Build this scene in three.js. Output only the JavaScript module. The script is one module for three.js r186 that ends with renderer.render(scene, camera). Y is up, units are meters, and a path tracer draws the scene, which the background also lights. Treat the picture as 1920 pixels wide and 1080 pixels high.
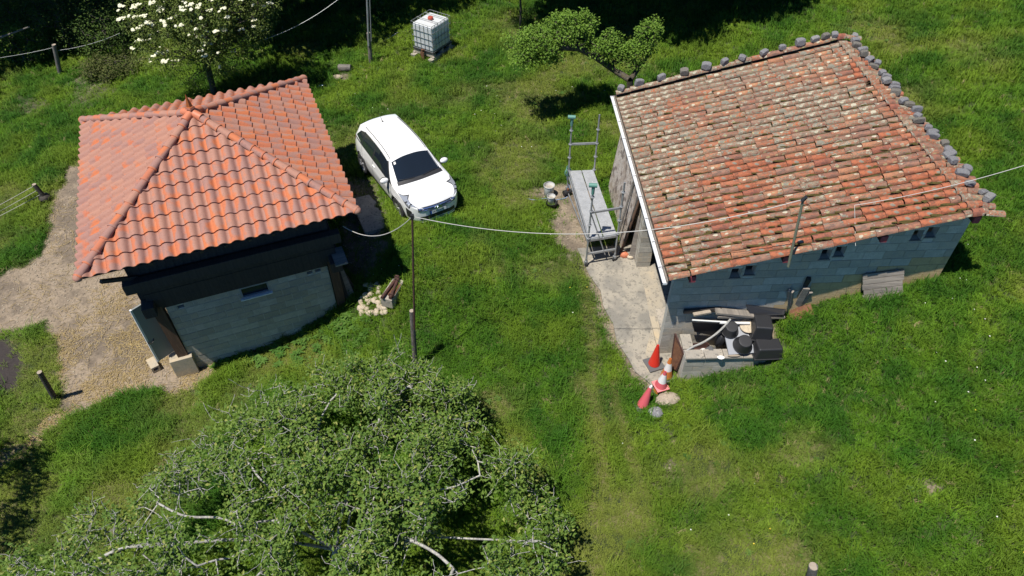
import * as THREE from 'three';
import { Sky } from 'three/addons/objects/Sky.js';
import { mergeGeometries } from 'three/addons/utils/BufferGeometryUtils.js';
import { RoundedBoxGeometry } from 'three/addons/geometries/RoundedBoxGeometry.js';

// ---------------------------------------------------------------- camera, sky, sun, exposure
const scene = new THREE.Scene();
const EYE = 14.8, FOC = 1356, SQ = Math.SQRT1_2;            // metres above the lawn; focal length in photo pixels
const camera = new THREE.PerspectiveCamera(2 * Math.atan(540 / FOC) * 180 / Math.PI, 16 / 9, 0.1, 2000);
camera.position.set(0, EYE, 0); camera.lookAt(0, EYE - 10, -10);
const SUN_EL = 68 * Math.PI / 180, SUN_AZ = 50 * Math.PI / 180;   // shadows fall towards +x and -z
const sunDir = new THREE.Vector3(-Math.sin(SUN_AZ) * Math.cos(SUN_EL), Math.sin(SUN_EL), Math.cos(SUN_AZ) * Math.cos(SUN_EL));
const sky = new Sky(); sky.name = 'sky'; sky.scale.setScalar(1500); sky.userData.kind = 'structure';
const su = sky.material.uniforms;
su.sunPosition.value.copy(sunDir); su.turbidity.value = 2; su.rayleigh.value = 0.6; su.mieCoefficient.value = 0.004;
if (su.cloudCoverage) su.cloudCoverage.value = 0;
scene.add(sky);
scene.environmentIntensity = 0.115;
const sun = new THREE.DirectionalLight(new THREE.Color(1, 0.95, 0.87), 5);
sun.position.copy(sunDir).multiplyScalar(60).add(new THREE.Vector3(0, 0, -16)); sun.target.position.set(0, 0, -16);
sun.castShadow = true; sun.shadow.mapSize.set(4096, 4096); sun.shadow.radius = 1;
Object.assign(sun.shadow.camera, { left: -40, right: 40, top: 40, bottom: -40, near: 1, far: 160 });
sun.name = 'sun'; scene.add(sun, sun.target);
const renderer = new THREE.WebGLRenderer({ antialias: true });
renderer.toneMapping = THREE.LinearToneMapping; renderer.toneMappingExposure = 1.25; renderer.shadowMap.enabled = true;

// ---------------------------------------------------------------- helpers
let seed = 7;
const rnd = () => { seed = (seed + 0x6D2B79F5) | 0; let t = Math.imul(seed ^ (seed >>> 15), 1 | seed); t = (t + Math.imul(t ^ (t >>> 7), 61 | t)) ^ t; return ((t ^ (t >>> 14)) >>> 0) / 4294967296; };
const rr = (a, b) => a + (b - a) * rnd();
const pick = a => a[Math.floor(rnd() * a.length)];
const cl = (x, a = 0, b = 1) => Math.min(b, Math.max(a, x));
const sm = (a, b, x) => { const t = cl((x - a) / (b - a)); return t * t * (3 - 2 * t); };
const mix = (a, b, t) => a + (b - a) * t;
const mix3 = (a, b, t) => [mix(a[0], b[0], t), mix(a[1], b[1], t), mix(a[2], b[2], t)];
const V = (x, y, z) => new THREE.Vector3(x, y, z);
const hash = (x, y, s = 0) => { let h = Math.imul(x, 374761393) + Math.imul(y, 668265263) + Math.imul(s, 2147483647) | 0; h = Math.imul(h ^ (h >>> 13), 1274126177); return ((h ^ (h >>> 16)) >>> 0) / 4294967296; };
function vnoise(x, y, s = 0, per = 0, py = per) {                     // value noise, tileable with period per
  let x0 = Math.floor(x), y0 = Math.floor(y); const fx = x - x0, fy = y - y0;
  const m = per ? v => ((v % per) + per) % per : v => v, k = py ? v => ((v % py) + py) % py : v => v;
  const u = fx * fx * (3 - 2 * fx), v = fy * fy * (3 - 2 * fy), xa = m(x0), xb = m(x0 + 1), ya = k(y0), yb = k(y0 + 1);
  return mix(mix(hash(xa, ya, s), hash(xb, ya, s), u), mix(hash(xa, yb, s), hash(xb, yb, s), u), v);
}
const fbm = (x, y, s = 0, o = 4, per = 0, py = per) => { let a = 0, w = 0.5, t = 0; for (let i = 0; i < o; i++) { a += w * vnoise(x, y, s + i * 17, per, py); t += w; w *= 0.5; x *= 2; y *= 2; per *= 2; py *= 2; } return a / t; };

// pixel of the photograph -> point: on a level height, on a plane of constant z, on the terrain
function rayDir(px, py) { const a = (px - 960) / FOC, b = (py - 540) / FOC; return V(a, -SQ - b * SQ, -SQ + b * SQ); }
function W(px, py, h = 0) { const d = rayDir(px, py); return d.multiplyScalar((h - EYE) / d.y).add(V(0, EYE, 0)); }
function Z(px, py, z) { const d = rayDir(px, py); return d.multiplyScalar(z / d.z).add(V(0, EYE, 0)); }
function G(px, py, up = 0) { let h = 0, p; for (let i = 0; i < 25; i++) { p = W(px, py, h); h = mix(h, surf(p.x, p.z) + up, 0.7); } p.y = surf(p.x, p.z) + up; return p; }

const used = {};
const numbered = n => { const k = used[n] = (used[n] || 0) + 1; return k === 1 ? n : `${n}_${String(k - 1).padStart(3, '0')}`; };
function tag(o, label, category, group, kind) { o.userData.label = label; o.userData.category = category; if (group) o.userData.group = group; if (kind) o.userData.kind = kind; return o; }
function thing(name, label, category, pos = [0, 0, 0], turn = 0, group) {
  const o = new THREE.Group(); o.name = numbered(name); o.position.set(...(pos.isVector3 ? pos.toArray() : pos)); o.rotation.y = turn; scene.add(o);
  return tag(o, label, category, group);
}
function part(name, geo, mat, parent = scene) {
  const m = new THREE.Mesh(Array.isArray(geo) ? merge(geo) : geo, mat); m.name = parent === scene ? numbered(name) : name;
  m.castShadow = m.receiveShadow = true; parent.add(m); return m;
}
function struct(name, geo, mat) { const m = part(name, geo, mat); m.userData.kind = 'structure'; return m; }
function merge(list) {
  const l = list.map(g => { let h = g.index ? g.toNonIndexed() : g; for (const k of Object.keys(h.attributes)) if (!['position', 'normal', 'uv'].includes(k)) h.deleteAttribute(k); if (!h.attributes.normal) h.computeVertexNormals(); if (!h.attributes.uv) mapUV(h); return h; });
  return l.length === 1 ? l[0] : mergeGeometries(l);
}
function mapUV(g) {                                          // uv in metres from the dominant axis of the normal
  const p = g.attributes.position, n = g.attributes.normal, uv = new Float32Array(p.count * 2);
  for (let i = 0; i < p.count; i++) {
    const ax = Math.abs(n.getX(i)), ay = Math.abs(n.getY(i)), az = Math.abs(n.getZ(i));
    const [a, b] = ax >= ay && ax >= az ? [p.getZ(i), p.getY(i)] : ay >= az ? [p.getX(i), p.getZ(i)] : [p.getX(i), p.getY(i)];
    uv[2 * i] = a; uv[2 * i + 1] = b;
  }
  g.setAttribute('uv', new THREE.BufferAttribute(uv, 2)); return g;
}
const flat = g => { const h = g.index ? g.toNonIndexed() : g; h.computeVertexNormals(); return mapUV(h); };
function box(w, h, d, x = 0, y = 0, z = 0, ry = 0, rx = 0, rz = 0, r = 0) {
  let g = r ? new RoundedBoxGeometry(w, h, d, 2, r) : new THREE.BoxGeometry(w, h, d); mapUV(g);
  if (rz) g.rotateZ(rz); if (rx) g.rotateX(rx); if (ry) g.rotateY(ry); return g.translate(x, y, z);
}
const UPV = V(0, 1, 0);
function rod(a, b, r0, r1 = r0, seg = 8, open = false) {     // tapered cylinder from a to b
  a = a.isVector3 ? a : V(...a); b = b.isVector3 ? b : V(...b);
  const d = b.clone().sub(a), L = d.length(), g = new THREE.CylinderGeometry(r1, r0, L, seg, 1, open);
  const uv = g.attributes.uv; for (let i = 0; i < uv.count; i++) uv.setXY(i, uv.getX(i) * 6.28 * r0, uv.getY(i) * L);
  g.applyQuaternion(new THREE.Quaternion().setFromUnitVectors(UPV, d.normalize())); return g.translate((a.x + b.x) / 2, (a.y + b.y) / 2, (a.z + b.z) / 2);
}
function bar(a, b, w, h) {                                   // box beam from a to b, w wide and h high
  a = a.isVector3 ? a : V(...a); b = b.isVector3 ? b : V(...b);
  const d = b.clone().sub(a), L = d.length(); d.normalize();
  const side = V(0, 1, 0).cross(d); if (side.lengthSq() < 1e-4) side.set(1, 0, 0); side.normalize();
  const up = d.clone().cross(side).normalize(), g = mapUV(new THREE.BoxGeometry(w, h, L));
  g.applyMatrix4(new THREE.Matrix4().makeBasis(side, up, d)); return g.translate((a.x + b.x) / 2, (a.y + b.y) / 2, (a.z + b.z) / 2);
}
const tube = (pts, r, seg = 6, n = 0) => new THREE.TubeGeometry(new THREE.CatmullRomCurve3(pts.map(p => p.isVector3 ? p : V(...p))), n || pts.length * 6, r, seg, false);
const lathe = (pts, seg = 24) => new THREE.LatheGeometry(pts.map(p => new THREE.Vector2(p[0], p[1])), seg);
function prism(poly, z0, z1) { const s = new THREE.Shape(poly.map(p => new THREE.Vector2(p[0], p[1]))); return flat(new THREE.ExtrudeGeometry(s, { depth: z1 - z0, bevelEnabled: false }).translate(0, 0, z0)); }
function quadMesh(nu, nv, f) {                               // grid surface from f(u, v) -> Vector3, u and v in 0..1
  const pos = [], uv = [], idx = [];
  for (let j = 0; j <= nv; j++) for (let i = 0; i <= nu; i++) { const p = f(i / nu, j / nv); pos.push(p.x, p.y, p.z); uv.push(i / nu, j / nv); }
  for (let j = 0; j < nv; j++) for (let i = 0; i < nu; i++) { const a = j * (nu + 1) + i, b = a + 1, c = a + nu + 1, d = c + 1; idx.push(a, b, d, a, d, c); }
  const g = new THREE.BufferGeometry(); g.setAttribute('position', new THREE.Float32BufferAttribute(pos, 3)); g.setAttribute('uv', new THREE.Float32BufferAttribute(uv, 2)); g.setIndex(idx); g.computeVertexNormals(); return g;
}
function stoneGeo(rx, ry, rz, s, det = 2) {                  // rough faceted stone
  const g = new THREE.IcosahedronGeometry(1, det), p = g.attributes.position;
  for (let i = 0; i < p.count; i++) {
    const v = V(p.getX(i), p.getY(i), p.getZ(i)), k = 0.72 + 0.4 * fbm(v.x * 1.3 + s * 3.1 + 9, v.y * 1.3 + v.z * 1.7 + s + 9, s, 3) + 0.12 * vnoise(v.x * 5 + 20, v.z * 5 + v.y * 4 + 20, s);
    const q = 0.9; v.set(Math.sign(v.x) * Math.abs(v.x) ** q, Math.sign(v.y) * Math.abs(v.y) ** q, Math.sign(v.z) * Math.abs(v.z) ** q);
    p.setXYZ(i, v.x * k * rx, v.y * k * ry, v.z * k * rz);
  }
  return flat(g);
}

// ---------------------------------------------------------------- textures and materials
function canvasTex(w, h, metresU, metresV, fn, srgb = true) { // fn(x, y) in 0..1 -> [r, g, b] in 0..1
  const d = new Uint8Array(w * h * 4);
  for (let j = 0; j < h; j++) for (let i = 0; i < w; i++) { const c = fn(i / w, j / h), k = (j * w + i) * 4; d[k] = cl(c[0]) * 255; d[k + 1] = cl(c[1]) * 255; d[k + 2] = cl(c[2]) * 255; d[k + 3] = 255; }
  const t = new THREE.DataTexture(d, w, h, THREE.RGBAFormat); t.wrapS = t.wrapT = THREE.RepeatWrapping; t.magFilter = THREE.LinearFilter; t.minFilter = THREE.LinearMipmapLinearFilter; t.generateMipmaps = true;
  if (srgb) t.colorSpace = THREE.SRGBColorSpace; t.repeat.set(1 / metresU, 1 / metresV); t.needsUpdate = true; return t;
}
const toS = c => c <= 0.0031308 ? 12.92 * c : 1.055 * c ** (1 / 2.4) - 0.055;
const S3 = a => [toS(a[0]), toS(a[1]), toS(a[2])];
// mottle: three linear colours blended by tileable noise, optional stretch (grain)
function mottle(metres, a, b, c, { sx = 1, sy = 1, f = 6, fine = 0.25, seed = 1, px = 256, spots } = {}) {
  const fx = Math.max(1, Math.round(f * sx)), fy = Math.max(1, Math.round(f * sy));
  return canvasTex(px, px, metres, metres, (u, v) => {
    const k = fbm(u * fx, v * fy, seed, 4, fx, fy), q = fbm(u * fx * 5, v * fy * 5, seed + 50, 3, fx * 5, fy * 5);
    let col = mix3(a, b, sm(0.3, 0.7, k)); col = mix3(col, c, sm(0.55, 0.85, q) * 0.7);
    if (spots) { const q0 = Math.round(spots[0] * .6), s = fbm(u * q0 + .4 * k, v * q0 + .4 * q, seed + 91, 3, q0), t0 = .5 + (spots[2] - .5) * .5; col = mix3(col, spots[1], sm(t0, t0 + .1, s) * .85); }
    const g = 1 + (hash(Math.floor(u * px), Math.floor(v * px), seed) - 0.5) * fine; return S3([col[0] * g, col[1] * g, col[2] * g]);
  });
}
const bumpTex = (metres, f, seed, sx = 1, sy = 1, px = 256) => canvasTex(px, px, metres, metres, (u, v) => { const n = 0.6 * fbm(u * f * sx, v * f * sy, seed, 4, f * sx, f * sy) + 0.4 * hash(Math.floor(u * px), Math.floor(v * px), seed); return [n, n, n]; }, false);
const B_rough = bumpTex(0.7, 14, 3), B_grain = bumpTex(0.8, 6, 5, 1, 9), B_fine = bumpTex(0.3, 20, 8);
const M = {};
function mat(name, o) { const { color, lin, ...r } = o; const m = new THREE.MeshPhysicalMaterial({ roughness: 0.85, metalness: 0, side: THREE.DoubleSide, ...r }); if (lin) m.color.setRGB(...lin); else if (color !== undefined) m.color.set(color); m.name = name; M[name] = m; return m; }
const mt = (name, metres, a, b, c, o = {}, r = {}) => mat(name, { map: mottle(metres, a, b, c, o), ...r });
mt('concrete', 1.7, [.40, .35, .28], [.31, .28, .235], [.24, .22, .19], { f: 5, seed: 11, spots: [60, [.16, .15, .13], .82] }, { bumpMap: B_rough, bumpScale: .006 });
mt('apron', 2.6, [.33, .295, .235], [.21, .195, .165], [.13, .12, .10], { f: 6, seed: 12, px: 512, spots: [90, [.17, .155, .13], .84] }, { bumpMap: B_rough, bumpScale: .008 });
mt('screed', 1.9, [.40, .335, .24], [.33, .29, .225], [.22, .2, .165], { f: 5, seed: 14, px: 512, spots: [70, [.17, .15, .12], .8] }, { bumpMap: B_rough, bumpScale: .006 });
mt('render_cream', 1.5, [.46, .37, .245], [.40, .34, .25], [.29, .26, .205], { f: 4, seed: 13 }, { bumpMap: B_rough, bumpScale: .004 });
for (let i = 0; i < 5; i++) { const t = [1.16, 1.05, 1.24, .95, 1.1][i], w = [0, .02, -.01, .03, .04][i]; mt('block' + i, .9, [.40 * t, (.37 - w / 2) * t, (.31 - w) * t], [.34 * t, .32 * t, .27 * t], [.28 * t, .26 * t, .22 * t], { f: 6, seed: 20 + i }, { bumpMap: B_rough, bumpScale: .006 }); }
mt('mortar', 1, [.50, .475, .42], [.45, .43, .38], [.38, .36, .31], { f: 8, seed: 31 }, { bumpMap: B_rough, bumpScale: .005 });
mt('mossy_channel', 1.1, [.055, .033, .02], [.085, .07, .016], [.035, .03, .012], { f: 9, seed: 32, spots: [30, [.2, .075, .045], .8] }, { bumpMap: B_rough, bumpScale: .02 });
mt('dark_wood', .9, [.045, .035, .028], [.03, .024, .02], [.06, .05, .04], { f: 3, sy: .2, sx: 5, seed: 33 }, { bumpMap: B_grain, bumpScale: .004 });
mt('brown_wood', .9, [.11, .06, .035], [.08, .045, .028], [.14, .09, .06], { f: 3, sx: 4, sy: .3, seed: 34 }, { bumpMap: B_grain, bumpScale: .004 });
mt('grey_wood', .9, [.27, .235, .195], [.19, .165, .14], [.13, .11, .09], { f: 3, sx: .35, sy: 5, seed: 35 }, { bumpMap: B_grain, bumpScale: .005 });
mt('pale_wood', .9, [.36, .30, .23], [.28, .23, .17], [.2, .16, .12], { f: 3, sx: .35, sy: 5, seed: 36 }, { bumpMap: B_grain, bumpScale: .005 });
mt('rust', .8, [.17, .075, .035], [.12, .05, .025], [.24, .13, .07], { f: 7, seed: 37 }, { roughness: .9, bumpMap: B_fine, bumpScale: .002 });
mt('rust_pipe', .8, [.075, .03, .022], [.055, .025, .02], [.11, .055, .035], { f: 7, seed: 38 }, { roughness: .75, bumpMap: B_fine, bumpScale: .001 });
mt('galvanised', .8, [.42, .43, .44], [.34, .35, .36], [.3, .3, .31], { f: 8, seed: 39 }, { roughness: .5, metalness: .55 });
mt('deck_metal', .9, [.40, .41, .42], [.35, .36, .37], [.26, .26, .25], { f: 8, seed: 40, spots: [40, [.5, .5, .49], .85] }, { roughness: .6, metalness: .25, bumpMap: B_fine, bumpScale: .003 });
mt('pale_stone', .5, [.33, .32, .31], [.23, .225, .22], [.42, .41, .38], { f: 6, seed: 141, spots: [18, [.2, .2, .19], .8] }, { bumpMap: B_rough, bumpScale: .02 });
mt('brown_stone', .5, [.19, .165, .15], [.13, .12, .11], [.30, .28, .2], { f: 6, seed: 142, spots: [16, [.36, .34, .24], .78] }, { bumpMap: B_rough, bumpScale: .02 });
mt('grey_stone', .5, [.24, .235, .245], [.16, .16, .17], [.38, .37, .35], { f: 6, seed: 41, spots: [18, [.42, .41, .38], .8] }, { bumpMap: B_rough, bumpScale: .02 });
mt('field_stone', .5, [.44, .36, .27], [.34, .28, .21], [.24, .2, .15], { f: 6, seed: 42 }, { bumpMap: B_rough, bumpScale: .02 });
mt('rubble_stone', .5, [.62, .52, .38], [.5, .42, .31], [.38, .31, .22], { f: 6, seed: 43 }, { bumpMap: B_rough, bumpScale: .015 });
mt('lichen_bark', .6, [.44, .43, .40], [.28, .27, .25], [.13, .115, .095], { f: 6, sy: 2, seed: 44, spots: [24, [.55, .52, .36], .84] }, { bumpMap: B_rough, bumpScale: .012 });
mt('dark_bark', .6, [.06, .05, .04], [.045, .037, .03], [.1, .09, .07], { f: 6, sy: 2, seed: 45 }, { bumpMap: B_rough, bumpScale: .015 });
mt('moss_bark', .5, [.055, .045, .035], [.11, .085, .03], [.19, .175, .15], { f: 5, seed: 46 }, { bumpMap: B_rough, bumpScale: .015 });
mt('post_wood', .6, [.16, .145, .125], [.1, .09, .08], [.3, .28, .25], { f: 5, sx: 2, sy: .5, seed: 47 }, { bumpMap: B_rough, bumpScale: .008 });
mt('old_panel', 1.6, [.33, .27, .22], [.45, .40, .35], [.10, .075, .06], { f: 9, seed: 48, px: 512, spots: [14, [.13, .10, .085], .7] }, { bumpMap: B_rough, bumpScale: .006 });
mat('black_plastic', { lin: [.022, .022, .024], roughness: .5, bumpMap: B_fine, bumpScale: .0015 });
mat('grey_plastic', { lin: [.28, .29, .31], roughness: .55, bumpMap: B_fine, bumpScale: .001 });
mat('white_plastic', { lin: [.72, .71, .67], roughness: .5 });
mat('white_metal', { lin: [.72, .73, .74], roughness: .4, metalness: .1 });
mat('red_oxide', { lin: [.26, .045, .06], roughness: .7, bumpMap: B_grain, bumpScale: .003 });
mat('rubber', { lin: [.025, .025, .026], roughness: .85 });
mat('grey_rubber', { lin: [.10, .10, .10], roughness: .9, bumpMap: B_fine, bumpScale: .002 });
mat('cable_white', { lin: [.5, .48, .44], roughness: .6 });
mat('wire_grey', { lin: [.42, .43, .42], roughness: .5, metalness: .5 });
mat('green_paint', { lin: [.10, .24, .19], roughness: .55 });
mat('blue_hose', { lin: [.22, .30, .46], roughness: .45 });

// ---------------------------------------------------------------- terrain: thin-plate surface through levels read off the photograph
const LV = [[-3.5, -18.2, .35], [-3.2, -15.3, .42], [-2.2, -21, .2], [-3.3, -28.5, .5], [-8, -24, .2], [-14, -24, -.4], [-12.5, -19, -.7], [-13.5, -15, -1.1], [-11, -13, -1.4], [-8.6, -12.3, -1.65], [-6.3, -13, -1.55], [-5, -13.5, -1.25], [-4, -13.9, -.45], [-2.6, -12.2, -.8], [-5.5, -11, -1.3], [-9, -10, -1.5], [-9, -6, -2.0], [-4, -7, -1.7], [0, -6, -1.3], [0, -10, -.8], [0, -14, -.25], [.5, -18, .05], [2.4, -15.8, -.1], [3.6, -12, -.42], [3.3, -10, -.5], [3.5, -7, -.6], [5, -9.5, -.1], [4.5, -11.1, -.42], [5.6, -11.3, -.12], [6.8, -11.5, .36], [5.2, -12.3, -.15], [7.2, -12.4, 1.0], [8.2, -12.5, 1.52], [9.5, -12.5, 1.86], [10.8, -12.6, 2.15], [12, -13, 2.4], [7, -9, .85], [10, -9, 1.75], [7, -5.5, .5], [11, -6, 1.6], [14, -10, 2.8], [13, -18, 2.8], [12, -24, 2.6], [4, -23, .5], [8, -23, 1.3], [16, -30, 3.3], [6, -32, 1.4], [-20, -28, -.6], [-20, -12, -1.6], [20, -12, 3.4], [0, 0, -1.2], [10, 0, 1.2], [-12, 0, -2]];
const TPS = (() => {
  const n = LV.length, N = n + 3, A = Array.from({ length: N }, () => new Float64Array(N + 1)), phi = r2 => r2 < 1e-9 ? 0 : 0.5 * r2 * Math.log(r2);
  for (let i = 0; i < n; i++) { for (let j = 0; j < n; j++) A[i][j] = phi((LV[i][0] - LV[j][0]) ** 2 + (LV[i][1] - LV[j][1]) ** 2) + (i === j ? 0.4 : 0); A[i][n] = A[n][i] = 1; A[i][n + 1] = A[n + 1][i] = LV[i][0]; A[i][n + 2] = A[n + 2][i] = LV[i][1]; A[i][N] = LV[i][2]; }
  for (let c = 0; c < N; c++) { let p = c; for (let r = c + 1; r < N; r++) if (Math.abs(A[r][c]) > Math.abs(A[p][c])) p = r; [A[c], A[p]] = [A[p], A[c]]; for (let r = 0; r < N; r++) if (r !== c) { const k = A[r][c] / A[c][c]; if (k) for (let q = c; q <= N; q++) A[r][q] -= k * A[c][q]; } }
  const w = A.map((r, i) => r[N] / r[i]);
  return (x, z) => { let h = w[n] + w[n + 1] * x + w[n + 2] * z; for (let i = 0; i < n; i++) h += w[i] * phi((x - LV[i][0]) ** 2 + (z - LV[i][1]) ** 2); return h; };
})();
// barn frame: u along the front wall, w away from the camera
const BO = V(3.697, 0, -12.13), BT = 2.876 * Math.PI / 180, BE1 = V(Math.cos(BT), 0, -Math.sin(BT)), BE2 = V(-Math.sin(BT), 0, -Math.cos(BT));
const barnUW = (x, z) => { const dx = x - BO.x, dz = z - BO.z; return [dx * BE1.x + dz * BE1.z, dx * BE2.x + dz * BE2.z]; };
const barnP = (u, y, w) => BO.clone().addScaledVector(BE1, u).addScaledVector(BE2, w).setY(y);
// shed frame: centre of the roof, x along its front
const SO = V(-8.28, 0, -16.43), ST = 22.02 * Math.PI / 180, SW = 6.5, SD = 7.2;
const shedXZ = (x, z) => { const dx = x - SO.x, dz = z - SO.z, c = Math.cos(ST), s = Math.sin(ST); return [dx * c - dz * s, dx * s + dz * c]; };
function polyDist(poly, x, z) {                              // signed distance, negative inside
  let ins = false, d = 1e9;
  for (let i = 0, j = poly.length - 1; i < poly.length; j = i++) {
    const [xi, zi] = poly[i], [xj, zj] = poly[j]; if ((zi > z) !== (zj > z) && x < (xj - xi) * (z - zi) / (zj - zi) + xi) ins = !ins;
    const ex = xj - xi, ez = zj - zi, t = cl(((x - xi) * ex + (z - zi) * ez) / (ex * ex + ez * ez)), q = (x - xi - t * ex) ** 2 + (z - zi - t * ez) ** 2; if (q < d) d = q;
  }
  return (ins ? -1 : 1) * Math.sqrt(d);
}
const apronY = z => -.1 - .075 * (z + 16);
const apronPoly = [[1082, 474], [1094, 500], [1106, 522], [1126, 548], [1131, 574], [1150, 606], [1157, 636], [1180, 668], [1192, 690], [1212, 704], [1226, 716]].map(([x, y]) => { const p = W(x, y, -.25); return [p.x, p.z]; });
{ const a = barnP(.62, 0, .1), b = barnP(1.4, 0, .72), c = barnP(1.4, 0, 4.4), d = barnP(.2, 0, 4.6); apronPoly.push([a.x, a.z], [b.x, b.z], [c.x, c.z], [d.x, d.z]); }
function ground(x, z) {
  const r = Math.hypot(x, z + 16), f = 1 - sm(34, 80, r);
  let h = f > 0 ? TPS(x, z) * f : 0;
  const a = 1 - sm(0, .9, polyDist(apronPoly, x, z)); if (a > 0) h = mix(h, apronY(z) - .05, a);
  return h + .05 * (fbm(x * .7 + 40, z * .7 + 60, 4, 3) - .5) * (1 - a);
}
const surf = (x, z) => polyDist(apronPoly, x, z) < 0 ? apronY(z) : ground(x, z);
const pp = (list, h) => list.map(([x, y]) => { const p = W(x, y, h); return [p.x, p.z]; });
const dirtPoly = pp([[-60, 540], [0, 518], [52, 500], [80, 470], [96, 425], [112, 375], [140, 330], [175, 330], [240, 420], [300, 500], [400, 600], [392, 680], [345, 704], [250, 722], [190, 735], [140, 752], [112, 735], [104, 690], [102, 640], [70, 612], [0, 612], [-60, 640]], -1.05);
const trailPoly = pp([[140, 745], [150, 760], [95, 800], [40, 850], [-20, 880], [-20, 850], [35, 825], [90, 775]], -1.35);
const ashPoly = pp([[-40, 640], [10, 640], [38, 672], [34, 710], [5, 738], [-40, 740]], -1.25);
const scafPoly = pp([[985, 366], [1030, 358], [1080, 350], [1120, 360], [1110, 470], [1062, 500], [1040, 440], [1030, 392], [1000, 380]], -.1);
const shadePoly = pp([[640, 330], [700, 335], [725, 420], [742, 470], [690, 505], [640, 480]], .2);
const bare = [[1735, 944, .22, .7], [1750, 955, .14, .7], [1267, 803, .13, .2], [1264, 786, .1, .2], [1303, 905, .12, .2], [1264, 840, .2, .2], [640, 138, .35, .5], [600, 172, .4, .5], [155, 162, 1.1, -.4], [55, 192, .9, -.6], [1275, 870, .1, .2], [210, 385, .9, -.7], [1060, 420, .5, -.1]].map(([x, y, r, h]) => { const p = W(x, y, h); return [p.x, p.z, r]; });
const dryAt = [[930, 760, .8, -.6], [965, 830, .6, -.8], [1000, 900, .6, -1], [1110, 1030, .9, -.8], [1180, 960, .8, -.6], [1450, 1050, 1.1, .3], [1090, 720, .5, -.6], [330, 760, .8, -1.5], [60, 790, .8, -1.4]].map(([x, y, r, h]) => { const p = W(x, y, h); return [p.x, p.z, r]; });
const track2 = pp([[1150, 720], [1162, 790], [1185, 860], [1215, 930]], -.5);
const track = pp([[1095, 560], [1108, 650], [1112, 730], [1122, 800], [1130, 880], [1120, 960]], -.5);
const bayPoly = (() => { const A = W(1274, 716, -.45), B = W(1462, 674, .42), c = barnP(3.2, 0, .5), d = barnP(.35, 0, .5); return [[A.x, A.z], [B.x, B.z], [c.x, c.z], [d.x, d.z]]; })();
function lineDist(l, x, z) { let d = 1e9; for (let i = 1; i < l.length; i++) { const [a, b] = l[i - 1], ex = l[i][0] - a, ez = l[i][1] - b, t = cl(((x - a) * ex + (z - b) * ez) / (ex * ex + ez * ez)); d = Math.min(d, Math.hypot(x - a - t * ex, z - b - t * ez)); } return d; }
function soil0(x, z) {                                        // [bare earth 0..1, ash 0..1, dry/yellow 0..1]
  const j = (fbm(x * 1.1 + 30, z * 1.1 + 30, 61, 3) - .5) * .9 + (vnoise(x * 7 + 50, z * 7 + 50, 62) - .5) * .25;
  let d = 0;
  if (x < -5 && z < -6) { d = Math.max(d, 1 - sm(-.15, .15, polyDist(dirtPoly, x, z) + j * .7), .85 * (1 - sm(-.1, .12, polyDist(trailPoly, x, z) + j * .6))); }
  if (x > -1 && x < 5 && z < -14) d = Math.max(d, .95 * (1 - sm(-.2, .2, polyDist(scafPoly, x, z) + j * .7)));
  if (x > -7 && x < -1 && z < -13) d = Math.max(d, .8 * (1 - sm(-.2, .2, polyDist(shadePoly, x, z) + j * .6)));
  d = Math.max(d, .9 * (1 - sm(.05, .3, polyDist(apronPoly, x, z) + j * .5)));
  for (const [a, b, r] of bare) { const q = Math.hypot(x - a, z - b); if (q < r * 2) d = Math.max(d, (r > .4 ? .42 : .9) * (1 - sm(r * .35, r * 1.2, q + j * r * 2.6))); }
  if (x > 3 && x < 8 && z < -10 && z > -14) d = Math.max(d, 1 - sm(-.1, .05, polyDist(bayPoly, x, z)));
  const ash = x < -9 ? 1 - sm(-.15, .1, polyDist(ashPoly, x, z) + j * .5) : 0;
  const td = Math.min(lineDist(track, x, z), lineDist(track2, x, z) + .06); let dq = 0; for (const [a, b, r] of dryAt) dq = Math.max(dq, .95 * (1 - sm(r * .3, r * 1.2, Math.hypot(x - a, z - b) + j * r * 1.2))); const dry = Math.max(dq, .95 * (1 - sm(.08, .34, td + j * .3)), sm(.55, .75, fbm(x * .45 + 77, z * .45 + 21, 63, 4)) * .8);
  return [cl(d), cl(ash), cl(dry)];
}
const SG0 = .1, SGN = 420, SGX = -21, SGZ = -41, soilGrid = new Float32Array(SGN * SGN * 3);
for (let j = 0; j < SGN; j++) for (let i = 0; i < SGN; i++) { const s = soil0(SGX + i * SG0, SGZ + j * SG0); soilGrid.set(s, (j * SGN + i) * 3); }
function soil(x, z) {
  const a = cl((x - SGX) / SG0, 0, SGN - 1.01), b = cl((z - SGZ) / SG0, 0, SGN - 1.01), i = Math.floor(a), j = Math.floor(b), fx = a - i, fz = b - j, o = (j * SGN + i) * 3, p = o + SGN * 3, q = [];
  for (let k = 0; k < 3; k++) q.push(mix(mix(soilGrid[o + k], soilGrid[o + 3 + k], fx), mix(soilGrid[p + k], soilGrid[p + 3 + k], fx), fz)); return q;
}
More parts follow.
